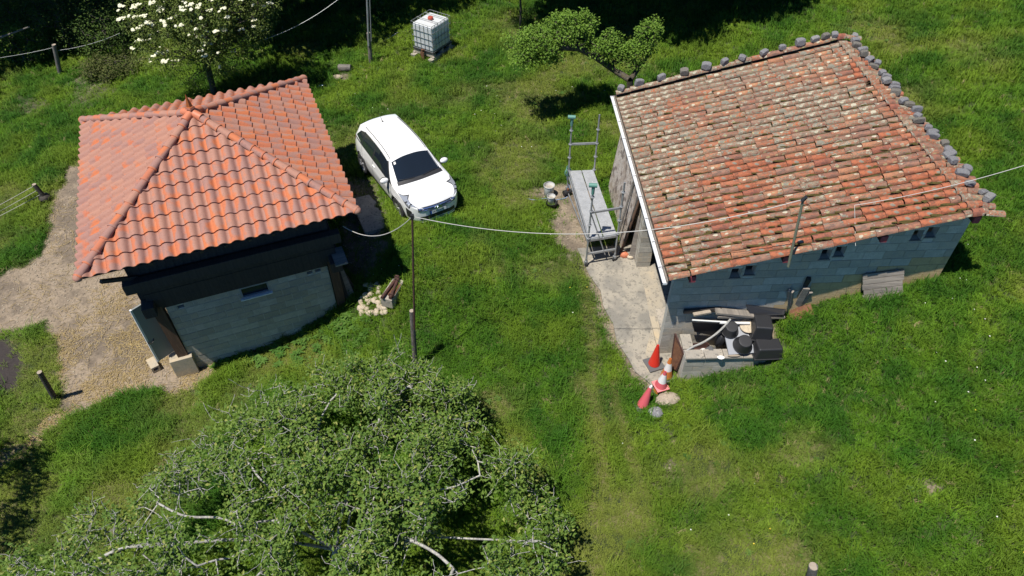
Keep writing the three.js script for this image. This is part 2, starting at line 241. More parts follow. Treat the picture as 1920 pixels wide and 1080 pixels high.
{
  const xs = [], zs = []; for (let v = -400; v < -34; v += v < -60 ? 40 : 3) xs.push(v); for (let v = -34; v <= 34; v += .25) xs.push(v); for (let v = 38; v <= 400; v += v < 60 ? 4 : 40) xs.push(v);
  for (let v = -400; v < -52; v += v < -80 ? 40 : 4) zs.push(v); for (let v = -52; v <= 2; v += .25) zs.push(v); for (let v = 6; v <= 300; v += v < 40 ? 5 : 40) zs.push(v);
  const pos = [], uv = [], idx = [], inB = [];
  const X0 = -20, X1 = 20, Z0 = -40, Z1 = 0;
  for (const z of zs) for (const x of xs) { pos.push(x, ground(x, z), z); uv.push((x - X0) / (X1 - X0), (z - Z0) / (Z1 - Z0)); const [u, w] = barnUW(x, z); inB.push(u > .95 && u < 6.85 && w > .68 && w < 8.1); }
  const n = xs.length;
  for (let j = 0; j < zs.length - 1; j++) for (let i = 0; i < n - 1; i++) { const a = j * n + i, b = a + 1, c = a + n, d = c + 1; if (inB[a] && inB[b] && inB[c] && inB[d]) continue; idx.push(a, c, d, a, d, b); }
  const g = new THREE.BufferGeometry(); g.setAttribute('position', new THREE.Float32BufferAttribute(pos, 3)); g.setAttribute('uv', new THREE.Float32BufferAttribute(uv, 2)); g.setIndex(idx); g.computeVertexNormals();
  const R = 1600, t = canvasTex(R, R, 1, 1, (u, v) => {
    const x = mix(X0, X1, u), z = mix(Z0, Z1, v), [d, ash, dry] = soil(x, z), n1 = fbm(x * 3 + 90, z * 3 + 90, 64, 3), n2 = hash(Math.floor(u * R), Math.floor(v * R), 65), n3 = vnoise(x * 22 + 600, z * 22 + 900, 66);
    let c = mix3([.045, .062, .018], [.13, .12, .045], dry); c = mix3(c, [.028, .04, .012], sm(.45, .7, n1));
    const earth = mix3(mix3([.255, .20, .142], [.15, .118, .086], sm(.35, .65, .5 * n1 + .5 * fbm(x * .8 + 12, z * .8 + 7, 67, 2))), [.10, .08, .06], sm(.6, .95, n3) * .8);
    c = mix3(c, earth, d); c = mix3(c, [.035, .028, .026], ash);
    const k = .8 + .4 * n2; return S3([c[0] * k, c[1] * k, c[2] * k]);
  });
  t.wrapS = t.wrapT = THREE.ClampToEdgeWrapping;
  struct('ground', g, mat('soil', { map: t, roughness: 1 }));
}
// ---- concrete apron in front of the barn's open side
{
  const pts = apronPoly.map(([x, z]) => new THREE.Vector2(x, z)), faces = THREE.ShapeUtils.triangulateShape(pts, []), pos = [];
  const P = (i, dy) => [apronPoly[i][0], apronY(apronPoly[i][1]) + dy, apronPoly[i][1]];
  for (const [a, b, c] of faces) { const A = V(...P(a, 0)), Bv = V(...P(b, 0)), C = V(...P(c, 0)); const up = Bv.clone().sub(A).cross(C.clone().sub(A)).y > 0; for (const v of up ? [A, Bv, C] : [A, C, Bv]) pos.push(v.x, v.y, v.z); }
  for (let i = 0, n = apronPoly.length; i < n; i++) { const j = (i + 1) % n, a = P(i, 0), b = P(j, 0), c = P(j, -.2), d = P(i, -.2); pos.push(...a, ...b, ...c, ...a, ...c, ...d); }
  const g = new THREE.BufferGeometry(); g.setAttribute('position', new THREE.Float32BufferAttribute(pos, 3)); struct('concrete_apron', flat(g), M.apron);
  const st = pp([[1192, 498], [1222, 500], [1250, 600], [1238, 664], [1216, 694], [1208, 672], [1222, 610], [1208, 545]], -.25).map(([x, z]) => V(x, apronY(z) + .006, z)), sf = THREE.ShapeUtils.triangulateShape(st.map(p => new THREE.Vector2(p.x, p.z)), []), sp = [];
  for (const [a, b, c] of sf) { const up = st[b].clone().sub(st[a]).cross(st[c].clone().sub(st[a])).y > 0; for (const k of up ? [a, b, c] : [a, c, b]) sp.push(st[k].x, st[k].y, st[k].z); }
  const sg = new THREE.BufferGeometry(); sg.setAttribute('position', new THREE.Float32BufferAttribute(sp, 3)); struct('cement_screed', flat(sg), M.screed);
}

// ---------------------------------------------------------------- barn with the old barrel-tiled roof
const ROOF0 = 2.9, RS = 1.85 / 7.245, RIDGE = 6.72, RW = 8.5;   // eave height, slope, ridge position, depth of roof
const roofY = u => u <= RIDGE ? ROOF0 + RS * u : ROOF0 + RS * RIDGE - (u - RIDGE) * .16;
function roofHit(px, py, lift = 0) { let y = 4, q; for (let i = 0; i < 40; i++) { const p = W(px, py, y); q = barnUW(p.x, p.z); y = mix(y, roofY(cl(q[0], -.5, 7.5)) + lift, .5); } return q; }
const barn = thing('barn', 'grey block barn under a wide mossy barrel-tiled roof edged with loose stones', 'barn', [BO.x, 0, BO.z], BT);
const L = (u, y, w) => V(u, y, -w);                          // barn local point
function blockWall(parent, { x0, x1, y0, y1, bw, bh, z, out, holes = [], keep = () => true, mats, clipTop, stained, joint = .005, name = 'block' }) {
  // blocks standing 12 mm proud of a mortar core, face towards +z at z + out
  let row = 0;
  for (let y = y0; y < y1 - .03; y += bh, row++) {
    for (let x = x0 - (row % 2 ? bw / 2 : 0); x < x1 - .02; x += bw) {
      let segs = [[Math.max(x, x0) + joint, Math.min(x + bw, x1) - joint]]; const ya = y + joint, yb = Math.min(y + bh, y1) - joint;
      for (const [hx0, hx1, hy0, hy1] of holes) if (yb > hy0 - .02 && ya < hy1 + .02) { const q = []; for (const [a, b] of segs) { if (b <= hx0 || a >= hx1) q.push([a, b]); else { if (a < hx0 - .03) q.push([a, hx0]); if (b > hx1 + .03) q.push([hx1, b]); } } segs = q; }
      for (const [a, b] of segs) {
        if (b - a < .04 || !keep((a + b) / 2, (ya + yb) / 2)) continue;
        const ta = clipTop ? Math.min(yb, clipTop(a)) : yb, tb = clipTop ? Math.min(yb, clipTop(b)) : yb; if (ta < ya + .02 && tb < ya + .02) continue;
        const poly = [[a, ya], [b, ya], [b, Math.max(tb, ya + .005)], [a, Math.max(ta, ya + .005)]];
        part(name, prism(poly, z, z + out + rr(-.003, .003)), pick(stained && stained((a + b) / 2, (ya + yb) / 2) ? TAN : mats), parent);
      }
    }
  }
}
for (let i = 0; i < 2; i++) mt('tan_block' + i, .9, [.52 - .05 * i, .38 - .03 * i, .19], [.44, .32, .165], [.33, .25, .14], { f: 6, seed: 27 + i }, { bumpMap: B_rough, bumpScale: .006 });
const TAN = [M.tan_block0, M.tan_block1];
const BLK = [0, 1, 2, 3, 4].map(i => M['block' + i]);
{
  const yTop = u => roofY(u) - .13, ventsU = [[1.66, 1.92], [1.99, 2.25], [3.73, 3.98], [4.05, 4.3], [5.76, 6.01], [6.08, 6.33]];
  const holes = ventsU.map(([a, b]) => { const t = roofY((a + b) / 2) - .62; return [a, b, t - .3, t]; });
  // front wall: mortar core with vent openings
  const s = new THREE.Shape([[.3, -.9], [7.0, -.9], [7.0, yTop(7.0) - .02], [RIDGE, yTop(RIDGE)], [.3, yTop(.3)]].map(p => new THREE.Vector2(...p)));
  for (const [a, b, c, d] of holes) { const h = new THREE.Path(); h.moveTo(a, c); h.lineTo(b, c); h.lineTo(b, d); h.lineTo(a, d); h.closePath(); s.holes.push(h); }
  const wf = part('wall', flat(new THREE.ExtrudeGeometry(s, { depth: .18, bevelEnabled: false }).translate(0, 0, -.69)), M.mortar, barn);
  blockWall(wf, { x0: .3, x1: 7.0, y0: -.6, y1: 4.6, bw: .5, bh: .25, z: -.512, out: .014, holes, mats: BLK, clipTop: u => yTop(u) - .01, keep: (u, y) => { const p = barnP(u, 0, .5); return y > ground(p.x, p.z) - .3; }, stained: (u, y) => { const p = barnP(u, 0, .5); return u > 3.1 && y < ground(p.x, p.z) + .55 + .06 * (u - 3) + .2 * hash(Math.round(u * 9), 3, 5); } });
  for (const [a, b, c, d] of holes) part('sill', box(b - a + .04, .03, .06, (a + b) / 2, c - .012, -.5), M.concrete, wf);
  // other walls, floor slab
  part('wall', [box(.2, 5.6, 7.5, 6.9, 1.5, -4.45), prism([[.3, -1], [6.8, -1], [6.8, yTop(6.7)], [.3, yTop(.3)]], -8.25, -8.05)], M.mortar, barn);
  const wl = part('wall', [box(.18, 3.4, 4.05, .4, 1.15, -6.1)], M.render_cream, barn);
  part('floor', [box(6.3, .1, 7.4, 3.65, -.28, -4.45)], M.concrete, barn);
  // block pillar by the open side, its blocks one by one
  const pil = part('pillar', box(.36, 3.4, .38, .42, 1.1, -3.86), M.mortar, barn);
  for (let k = 0; k < 15; k++) { part('block', box(.4, .19, .2, .42, -.42 + k * .2, -3.76 + (k % 2 ? .004 : 0)), pick(BLK), pil); part('block', box(.4, .19, .2, .42, -.42 + k * .2, -3.965), pick(BLK), pil); }
  part('threshold', box(.14, .1, 3.0, .36, -.3, -2.2), M.render_cream, barn);
  // purlins with red painted ends
  for (const u of [.58, 2.69, 4.8, 6.74]) { const y = roofY(u) - .2; const pl = part('purlin', bar([u, y, -.1], [u, y, -8.45], .14, .17), M.dark_wood, barn); part('painted_end', box(.15, .18, .04, u, y, -.085), M.red_oxide, pl); }
  // roof deck
  const dk = new THREE.Shape([[-.02, roofY(0) - .07], [RIDGE, roofY(RIDGE) - .07], [7.2, roofY(7.2) - .07], [7.2, roofY(7.2) - .03], [RIDGE, roofY(RIDGE) - .03], [-.02, roofY(0) - .03]].map(p => new THREE.Vector2(...p)));
  part('roof_deck', flat(new THREE.ExtrudeGeometry(dk, { depth: RW - .1, bevelEnabled: false }).translate(0, 0, -RW + .02)), M.dark_wood, barn);
  // gutter along the low side
  const gp = []; for (let k = 0; k <= 10; k++) { const a = Math.PI * (1 + k / 10); gp.push([-.085 + .05 * Math.cos(a), ROOF0 - .05 + .05 * Math.sin(a)]); }
  const gut = quadMesh(10, 1, (a, b) => V(gp[Math.round(a * 10)][0], gp[Math.round(a * 10)][1] - .03 * b, -.02 - 8.45 * (1 - b)));
  const gm = part('gutter', [gut, rod([-.135, ROOF0 - .05, -8.47], [-.135, ROOF0 - .08, -.02], .011), box(.1, .06, .012, -.085, ROOF0 - .08, -8.47), box(.1, .06, .012, -.085, ROOF0 - .11, -.02)], M.white_metal, barn);
  for (let k = 0; k < 9; k++) part('bracket', box(.1, .012, .03, -.085, ROOF0 - .052 - .003 * (9 - k), -.6 - k * .92), M.white_metal, gm);
  part('fascia', bar([-.03, ROOF0 - .09, -.03], [-.03, ROOF0 - .09, -8.45], .03, .13), M.grey_wood, barn);
}
// ---- barrel tiles: an atlas of 32 weathered tiles (clay, lichen rosettes, moss)
const oldWear = [];
const oldAtlas = (() => {
  const C = 8, R = 4, spots = [];
  for (let c = 0; c < 32; c++) {
    const l = [], wear = (c + .5) / 32; oldWear.push(wear); const n = Math.round(2 + 11 * wear);
    for (let k = 0; k < n; k++) l.push([rnd(), rnd(), rr(.04, .12) * (rnd() < .2 ? 1.9 : 1), pick([0, 0, 0, 1, 2, 2, 3]), rnd() * 99]);
    spots.push({ l, base: pick([[.36, .12, .06], [.38, .145, .08], [.30, .11, .07], [.40, .17, .09], [.26, .105, .07], [.32, .145, .09], [.37, .125, .065], [.29, .145, .1]]), grey: cl(wear * 1.15 - .1 + rr(-.12, .12), 0, .88) });
  }
  const t = canvasTex(1536, 768, 1, 1, (u, v) => {
    const ci = Math.floor(u * C), cj = Math.floor(v * R), s = spots[cj * C + ci], a = u * C - ci, b = v * R - cj, q = cj * C + ci;
    const n = fbm(a * 5 + q * 13, b * 7 + q * 7, 71, 4), m = fbm(a * 16 + q * 5, b * 22 + q, 72, 3);
    let c = mix3(s.base, [s.base[0] * .62, s.base[1] * .7, s.base[2] * .8], sm(.4, .7, n)); c = mix3(c, [.27, .255, .18], s.grey * sm(.35, .6, m)); c = mix3(c, [.08, .065, .05], sm(.55, .78, m) * .65);
    for (const [x, y, r, k, sd] of s.l) {
      const d0 = Math.hypot(a - x, (b - y) * 1.05) / r; if (d0 > 1.45) continue; const d = d0 + (vnoise(a * 13 + sd, b * 13 + sd, 73) + .5 * vnoise(a * 29 + sd, b * 29 + sd, 77) - .75) * .75;
      if (d < 1) { const e = 1 - sm(.78, 1, d); if (k === 0) c = mix3(c, mix3([.19, .19, .15], [.36, .34, .26], sm(.3, .6, d)), e * .75); else if (k === 1) c = mix3(c, [.50, .47, .35], e * .8); else if (k === 2) c = mix3(c, [.20, .205, .165], e * .85); else c = mix3(c, [.36, .33, .18], e * .7); }
    }
    const g = .85 + .3 * hash(Math.floor(u * 1536), Math.floor(v * 768), 74); return S3([c[0] * g, c[1] * g, c[2] * g]);
  });
  t.wrapS = t.wrapT = THREE.ClampToEdgeWrapping; return t;
})();
mat('old_tile', { map: oldAtlas, roughness: .95, specularIntensity: .3 });
function barrel(cell, Lt, r0, r1, arch = Math.PI * .5) {       // cover tile along +x from its low end, thickness shown at the low rim
  const n = 9, pos = [], uv = [], idx = [], cu = (cell % 8) / 8, cv = Math.floor(cell / 8) / 4, T = .016;
  const add = (x, r, k, s) => { const a = -arch + 2 * arch * k / n; pos.push(x, r * Math.cos(a) - r * Math.cos(arch), r * Math.sin(a)); uv.push(cu + .005 + s * .115, cv + .01 + (k / n) * .23); };
  for (let s = 0; s <= 3; s++) for (let k = 0; k <= n; k++) add(Lt * s / 3, mix(r0, r1, s / 3), k, s / 3);
  for (let s = 0; s < 3; s++) for (let k = 0; k < n; k++) { const a = s * (n + 1) + k, b = a + 1, c = a + n + 1, d = c + 1; idx.push(a, b, d, a, d, c); }
  const o = pos.length / 3; for (let k = 0; k <= n; k++) { add(0, r0, k, 0); add(0, r0 - T, k, .02); } for (let k = 0; k < n; k++) { const a = o + 2 * k; idx.push(a, a + 1, a + 3, a, a + 3, a + 2); }
  const o2 = pos.length / 3; for (let k = 0; k <= n; k++) { add(0, r0 - T, k, 0); add(.12, r0 - T, k, .2); } for (let k = 0; k < n; k++) { const a = o2 + 2 * k; idx.push(a, a + 1, a + 3, a, a + 3, a + 2); }
  const g = new THREE.BufferGeometry(); g.setAttribute('position', new THREE.Float32BufferAttribute(pos, 3)); g.setAttribute('uv', new THREE.Float32BufferAttribute(uv, 2)); g.setIndex(idx); g.computeVertexNormals(); return g;
}
{
  const TG = Array.from({ length: 32 }, (_, i) => barrel(i, rr(.48, .51), rr(.099, .107), rr(.086, .092), Math.PI * .5 * rr(.9, .98)));
  const order = oldWear.map((v, i) => [v, i]).sort((a, b) => a[0] - b[0]).map(a => a[1]);
  const SG = Array.from({ length: 8 }, (_, i) => barrel(i * 4 + 1, .25, .12, .105));
  const rows = 33, pitch = (RW - .25) / (rows - 1), far = [], slope = Math.atan(RS), list = [];
  for (let k = 0; k < rows; k++) {
    const w = .1 + k * pitch, wob = rr(-.02, .02), ph = rr(-.1, .1), lift = k === rows - 1 ? .1 : k === 0 ? .0 : 0;
    for (let i = 0; ; i++) {
      const u = (i ? ph : 0) + i * .452 + (i ? rr(-.03, .03) : 0); if (u > RIDGE - .3) break;
      const o = new THREE.Object3D(); o.position.set(u, roofY(u) + .012 + lift + rr(-.008, .014), -(w + wob * (i / 14) + rr(-.008, .008))); o.rotation.set(rr(-.06, .06), rr(-.022, .022), slope - .03 + rr(-.01, .01), 'YZX'); o.updateMatrix();
      const age = cl(.25 + .075 * w - .02 * u + 1.5 * (fbm(u * .6 + 9, w * .6 + 4, 78, 3) - .5) + rr(-.3, .3), 0, .999); list.push([w, TG[order[Math.floor(age * 32)]], o.matrix.clone()]);
    }
    { const o = new THREE.Object3D(); o.position.set(RIDGE - .2, roofY(RIDGE - .2) + .025 + lift, -w + rr(-.01, .01)); o.rotation.set(rr(-.1, .1), rr(-.06, .06), slope * .4, 'YZX'); o.updateMatrix(); list.push([w, pick(SG), o.matrix.clone()]); }
    { const o = new THREE.Object3D(); o.position.set(7.25 + rr(-.05, .03), roofY(7.25) + .0 + lift, -w + rr(-.015, .015)); o.rotation.set(rr(-.1, .1), Math.PI + rr(-.06, .06), .16, 'YZX'); o.updateMatrix(); list.push([w, pick(TG), o.matrix.clone()]); }
  }
  list.sort((a, b) => a[0] - b[0]);
  list.forEach(([, g, m], i) => { if (i < 300) { const t = part('roof_tile', g, M.old_tile, barn); t.applyMatrix4(m); } else far.push(g.clone().applyMatrix4(m)); });
  part('roof_tile', far, M.old_tile, barn).userData.kind = 'stuff';
  // channel tiles between the rows, silted up with moss
  const ch = [];
  for (let k = 0; k < rows - 1; k++) { const w = .1 + (k + .5) * pitch, sd = k * 3.7; ch.push(quadMesh(60, 6, (a, b) => { const u = a * RIDGE, q = b - .5; return V(u, roofY(u) - .025 + .5 * q * q * q * q + .024 * fbm(u * 5 + sd, b * 2 + sd, 75, 3), -(w + q * .21)); })); }
  for (const g of ch) { const uv = g.attributes.uv, p = g.attributes.position; for (let i = 0; i < uv.count; i++) uv.setXY(i, p.getX(i), p.getZ(i)); }
  part('channel_tile', ch, M.mossy_channel, barn).userData.kind = 'stuff';
  // moss cushions in the channels
  const mo = []; for (let k = 0; k < 430; k++) { const row = Math.floor(rnd() * rnd() * 32), u = rr(.1, 6.6), w = .1 + (row + .5) * pitch + rr(-.06, .06); mo.push(stoneGeo(rr(.05, .2), rr(.014, .03), rr(.02, .035), k, 1).translate(u, roofY(u) + .035, -w)); }
  mt('moss', .3, [.09, .068, .014], [.06, .052, .012], [.13, .085, .02], { f: 10, seed: 76 }, { bumpMap: B_rough, bumpScale: .02, roughness: 1 });
  part('moss', mo, M.moss, barn).userData.kind = 'stuff';
}
// ---- stones weighing down the roof's edges
{
  const SGs = Array.from({ length: 10 }, (_, i) => { const g = stoneGeo(1, 1, 1, 300 + i, 1), p = g.attributes.position; for (let k = 0; k < p.count; k++) { const f = a => Math.sign(a) * Math.min(Math.abs(a), .62 + .1 * hash(i, Math.sign(a) + 3, 7)); p.setXYZ(k, f(p.getX(k)), f(p.getY(k)), f(p.getZ(k))); } return flat(g.scale(1.35, 1.35, 1.35)); });
  const put = (u, w, y, sx, sy, sz, label, group) => { const m = part('roof_stone', pick(SGs), pick([M.grey_stone, M.grey_stone, M.grey_stone, M.pale_stone, M.brown_stone])); const p = barnP(u, y + sy * .72, w); m.position.copy(p); m.scale.set(sx, sy, sz); m.rotation.set(rr(-.2, .2), BT + rr(-.6, .6), rr(-.2, .2)); tag(m, label, 'stone', group); };
  const NR = 31; for (let k = 0; k < NR; k++) { const w = .55 + k * (8.35 - .55) / (NR - 1) + rr(-.1, .1); const u = 7.05 + rr(-.13, .1); put(u, w, roofY(u) + .085, rr(.09, .185), rr(.05, .1), rr(.06, .11), 'grey stone on the tiles along the ridge side of the barn roof', 'stones along the barn ridge'); }
  for (const [px, py] of [[1162, 158], [1197, 152], [1238, 140], [1281, 131], [1323, 123], [1357, 114], [1391, 107], [1431, 95], [1466, 88], [1501, 82], [1529, 75], [1548, 69], [1565, 64]]) { const [u] = roofHit(px, py, .25); put(cl(u, .15, 6.6), 8.36, roofY(u) + .2, rr(.1, .17), rr(.07, .12), rr(.07, .115), 'grey stone on the raised tile row along the back verge of the barn roof', 'stones along the back verge'); }
}
// ---------------------------------------------------------------- shed with the new hipped roof
const EV = 3.2, AP = 1.52;                                    // eave height, rise of the roof
const shed = thing('shed', 'small block and dark timber shed under a new orange hipped tile roof', 'shed', [SO.x, 0, SO.z], ST);
const newAtlas = (() => {
  const t = canvasTex(1024, 1024, 1, 1, (u, v) => {
    const ci = Math.floor(u * 4), cj = Math.floor(v * 4), a = u * 4 - ci, b = v * 4 - cj, q = cj * 4 + ci, r1 = hash(q, 3, 80), r2 = hash(q, 5, 80);
    const n = fbm(a * 1.6 + q * 9, b * 1.8 + q * 4, 81, 3), m = fbm(a * 14 + q, b * 14, 82, 3);
    // flamed clay: orange body, mauve-grey slip blown over part of each tile
    const body = mix3([.52, .165, .065], [.44, .15, .085], r1), slip = mix3([.31, .17, .14], [.38, .195, .14], r2);
    let c = mix3(body, slip, sm(.40 - .12 * r2, .68 - .12 * r2, n + .28 * sm(.1, .5, a) * sm(1, .55, a) - .06)); c = mix3(c, [c[0] * .8, c[1] * .8, c[2] * .8], sm(.55, .75, m) * .6);
    const g = .93 + .14 * hash(Math.floor(u * 1024), Math.floor(v * 1024), 83); return S3([c[0] * g, c[1] * g, c[2] * g]);
  }); t.wrapS = t.wrapT = THREE.ClampToEdgeWrapping; return t;
})();
mat('new_tile', { map: newAtlas, roughness: .85, specularIntensity: .35 });
mat('new_ridge', { map: newAtlas.clone(), roughness: .8, specularIntensity: .4 });
const shedTile = (() => {                                     // triangle soup of one interlocking tile in (u, v, n); v runs up the slope
  const NU = 12, WT = .31, LT = .44, prof = s => { const x = s * WT; return x < .235 ? .076 * Math.sin(Math.PI * x / .235) ** .85 : -.012 * Math.sin(Math.PI * (x - .235) / .075); };
  const tris = [], P = (s, t, dn = 0) => [s * WT, t * LT - .02, prof(s) + .042 * (1 - t) + dn, s, t];
  for (let i = 0; i < NU; i++) for (let j = 0; j < 2; j++) { const a = P(i / NU, j / 2), b = P((i + 1) / NU, j / 2), c = P((i + 1) / NU, (j + 1) / 2), d = P(i / NU, (j + 1) / 2); tris.push([a, b, c], [a, c, d]); }
  for (let i = 0; i < NU; i++) { const a = P(i / NU, 0, -.034), b = P((i + 1) / NU, 0, -.034), c = P((i + 1) / NU, 0), d = P(i / NU, 0); tris.push([a, b, c], [a, c, d]); }
  return tris;
})();
function clipTris(tris, A, Bc, C) {                           // keep a*u + b*v + c >= 0
  const out = [];
  for (const t of tris) {
    const p = []; for (let i = 0; i < 3; i++) { const a = t[i], b = t[(i + 1) % 3], da = A * a[0] + Bc * a[1] + C, db = A * b[0] + Bc * b[1] + C; if (da >= 0) p.push(a); if ((da >= 0) !== (db >= 0)) { const k = da / (da - db); p.push(a.map((x, q) => mix(x, b[q], k))); } }
    for (let i = 2; i < p.length; i++) out.push([p[0], p[i - 1], p[i]]);
  }
  return out;
}
{
  const faces = [                                             // [turn of the face about y, eave length, run to the apex, individual tiles]
    [0, SW, SD / 2, true], [Math.PI / 2, SD, SW / 2, true], [-Math.PI / 2, SD, SW / 2, true], [Math.PI, SW, SD / 2, false]];
  const whole = [], hidden = [];
  faces.forEach(([turn, EL, run, single], fi) => {
    const sl = Math.hypot(run, AP), rows = 10, ex = sl / rows, cols = Math.round(EL / .31), cw = EL / cols, sc = cw / .31;
    const ang = Math.atan2(AP, run), face = new THREE.Matrix4().makeRotationY(turn).multiply(new THREE.Matrix4().makeTranslation(0, EV, run)).multiply(new THREE.Matrix4().makeRotationX(-Math.PI / 2 + ang));
    for (let r = 0; r < rows; r++) for (let c = 0; c < cols; c++) {
      const u0 = -EL / 2 + c * cw, v0 = r * ex, half = EL / 2 * (1 - (v0 + .0) / sl); if (u0 > half || u0 + cw < -half) continue;
      const cell = Math.floor(rnd() * 16), j = rr(-.004, .004);
      let tr = shedTile.map(t => t.map(p => [p[0] * sc + u0, p[1] + v0, p[2] + j, p[3], p[4]]));
      const k = EL / 2 / sl, full = half - Math.abs(u0 + cw / 2) > cw / 2 + .45 * k; if (!full) { tr = clipTris(tr, -1, -k, EL / 2 + .01); tr = clipTris(tr, 1, -k, EL / 2 + .01); } if (tr.length < 3) continue;
      const pos = [], uv = []; for (const t of tr) for (const p of t) { pos.push(p[0], p[1], p[2]); uv.push((cell % 4 + .04 + p[3] * .92) / 4, (Math.floor(cell / 4) + .04 + p[4] * .92) / 4); }
      let g = new THREE.BufferGeometry(); g.setAttribute('position', new THREE.Float32BufferAttribute(pos, 3)); g.setAttribute('uv', new THREE.Float32BufferAttribute(uv, 2)); g.applyMatrix4(face);
      g = smoothSoup(g); if (single) part('roof_tile', g, M.new_tile, shed); else hidden.push(g);
    }
  });
  part('roof_tile', hidden, M.new_tile, shed).userData.kind = 'stuff';
  // underlay
  const ul = [], c = [[-SW / 2, SD / 2], [SW / 2, SD / 2], [SW / 2, -SD / 2], [-SW / 2, -SD / 2]], pos = [];
  for (let i = 0; i < 4; i++) { const a = c[i], b = c[(i + 1) % 4]; pos.push(a[0] * .985, EV - .02, a[1] * .985, b[0] * .985, EV - .02, b[1] * .985, 0, EV + AP - .02, 0); pos.push(a[0] * .985, EV - .06, a[1] * .985, 0, EV + AP - .08, 0, b[0] * .985, EV - .06, b[1] * .985); }
  const g = new THREE.BufferGeometry(); g.setAttribute('position', new THREE.Float32BufferAttribute(pos, 3)); part('roof_deck', flat(g), M.dark_wood, shed);
  // hip caps
  const cap = (() => { const n = 10, pos = [], uv = [], idx = [], add = (x, r, k, s) => { const a = Math.PI * (k / n - .5) * 1.08; pos.push(x, r * Math.cos(a) * .85, r * Math.sin(a)); uv.push(.02 + s * .2, .03 + k / n * .2); };
    const st = [[0, .122], [.045, .126], [.05, .113], [.41, .098]]; st.forEach(([x, r], s) => { for (let k = 0; k <= n; k++) add(x, r, k, s / 3); });
    for (let s = 0; s < 3; s++) for (let k = 0; k < n; k++) { const a = s * (n + 1) + k, b = a + 1, c = a + n + 1; idx.push(a, b, c + 1, a, c + 1, c); }
    const o = pos.length / 3; for (let k = 0; k <= n; k++) { add(0, .122, k, 0); add(0, .1, k, .05); } for (let k = 0; k < n; k++) { const a = o + 2 * k; idx.push(a, a + 1, a + 3, a, a + 3, a + 2); }
    const g = new THREE.BufferGeometry(); g.setAttribute('position', new THREE.Float32BufferAttribute(pos, 3)); g.setAttribute('uv', new THREE.Float32BufferAttribute(uv, 2)); g.setIndex(idx); g.computeVertexNormals(); return g; })();
  const caps = Array.from({ length: 6 }, (_, i) => { const q = cap.clone(), uv = q.attributes.uv; for (let k = 0; k < uv.count; k++) uv.setXY(k, uv.getX(k) + (i % 4) * .25, uv.getY(k) + Math.floor(i / 4) * .25 + .25); return q; });
  for (const [x, z] of c) {
    const a = V(x, EV + .06, z), b = V(0, EV + AP + .07, 0), d = b.clone().sub(a), len = d.length(), n = 14; d.normalize();
    const side = V(0, 1, 0).cross(d).normalize().negate(), up = side.clone().cross(d).normalize(); if (up.y < 0) { up.negate(); side.negate(); }
    const bm = new THREE.Matrix4().makeBasis(d, up, d.clone().cross(up));
    for (let k = 0; k < n; k++) { const m = part('hip_tile', caps[(k * 5 + Math.round(x)) % 6 < 0 ? 0 : Math.abs(k * 5 + Math.round(x)) % 6], M.new_ridge, shed); m.applyMatrix4(bm); m.position.copy(a.clone().addScaledVector(d, (k / n) * (len - .16))); }
    const e = new THREE.SphereGeometry(.118, 14, 8, 0, Math.PI * 2, 0, Math.PI / 2), ep = e.attributes.position; for (let i = 0; i < ep.count; i++) { const an = Math.atan2(ep.getZ(i), ep.getX(i)), k = 1 - .07 * Math.abs(Math.sin(an * 4)); ep.setXYZ(i, ep.getX(i) * k * .85, ep.getY(i) * .9, ep.getZ(i) * k); } e.computeVertexNormals(); e.rotateZ(Math.PI / 2);
    const eu = e.attributes.uv; for (let i = 0; i < eu.count; i++) eu.setXY(i, .05 + eu.getX(i) * .15, .55 + eu.getY(i) * .15);
    const em = part('hip_end', e, M.new_ridge, shed); em.applyMatrix4(bm); em.position.copy(a);
  }
  // four-way apex cap and spike
  const fin = part('apex_cap', [new THREE.SphereGeometry(.14, 20, 10, 0, Math.PI * 2, 0, Math.PI / 2).scale(1, .75, 1).translate(0, EV + AP + .06, 0), ...c.map(([x, z]) => rod(V(0, EV + AP + .07, 0), V(x * .065, EV + AP + .0, z * .065), .112, .104, 12))], mat('clay_plain', { lin: [.52, .17, .085], roughness: .55 }), shed);
  part('spike', [new THREE.ConeGeometry(.09, .42, 4).scale(1, 1, .6).translate(0, EV + AP + .4, 0), new THREE.CylinderGeometry(.1, .13, .05, 4).translate(0, EV + AP + .215, 0)].map(g => flat(g)), mat('spike_clay', { lin: [.36, .11, .035], roughness: .3, clearcoat: .6 }), fin);
}
function smoothSoup(g) {                                       // smooth normals in a triangle soup, creased at 50 degrees
  const p = g.attributes.position, n = p.count, fn = [], map = new Map(), nor = new Float32Array(n * 3), key = i => `${Math.round(p.getX(i) * 2e3)},${Math.round(p.getY(i) * 2e3)},${Math.round(p.getZ(i) * 2e3)}`;
  for (let t = 0; t < n; t += 3) { const a = V(p.getX(t), p.getY(t), p.getZ(t)), b = V(p.getX(t + 1), p.getY(t + 1), p.getZ(t + 1)), c = V(p.getX(t + 2), p.getY(t + 2), p.getZ(t + 2)); const f = b.sub(a).cross(c.sub(a)); f.normalize(); fn.push(f); for (let k = 0; k < 3; k++) { const q = key(t + k); if (!map.has(q)) map.set(q, []); map.get(q).push(t / 3); } }
  for (let i = 0; i < n; i++) { const f = fn[Math.floor(i / 3)], s = V(0, 0, 0); for (const t of map.get(key(i))) if (fn[t].dot(f) > .6) s.add(fn[t]); s.normalize(); if (!s.lengthSq()) s.copy(f); nor.set([s.x, s.y, s.z], i * 3); }
  g.setAttribute('normal', new THREE.BufferAttribute(nor, 3)); return g;
}
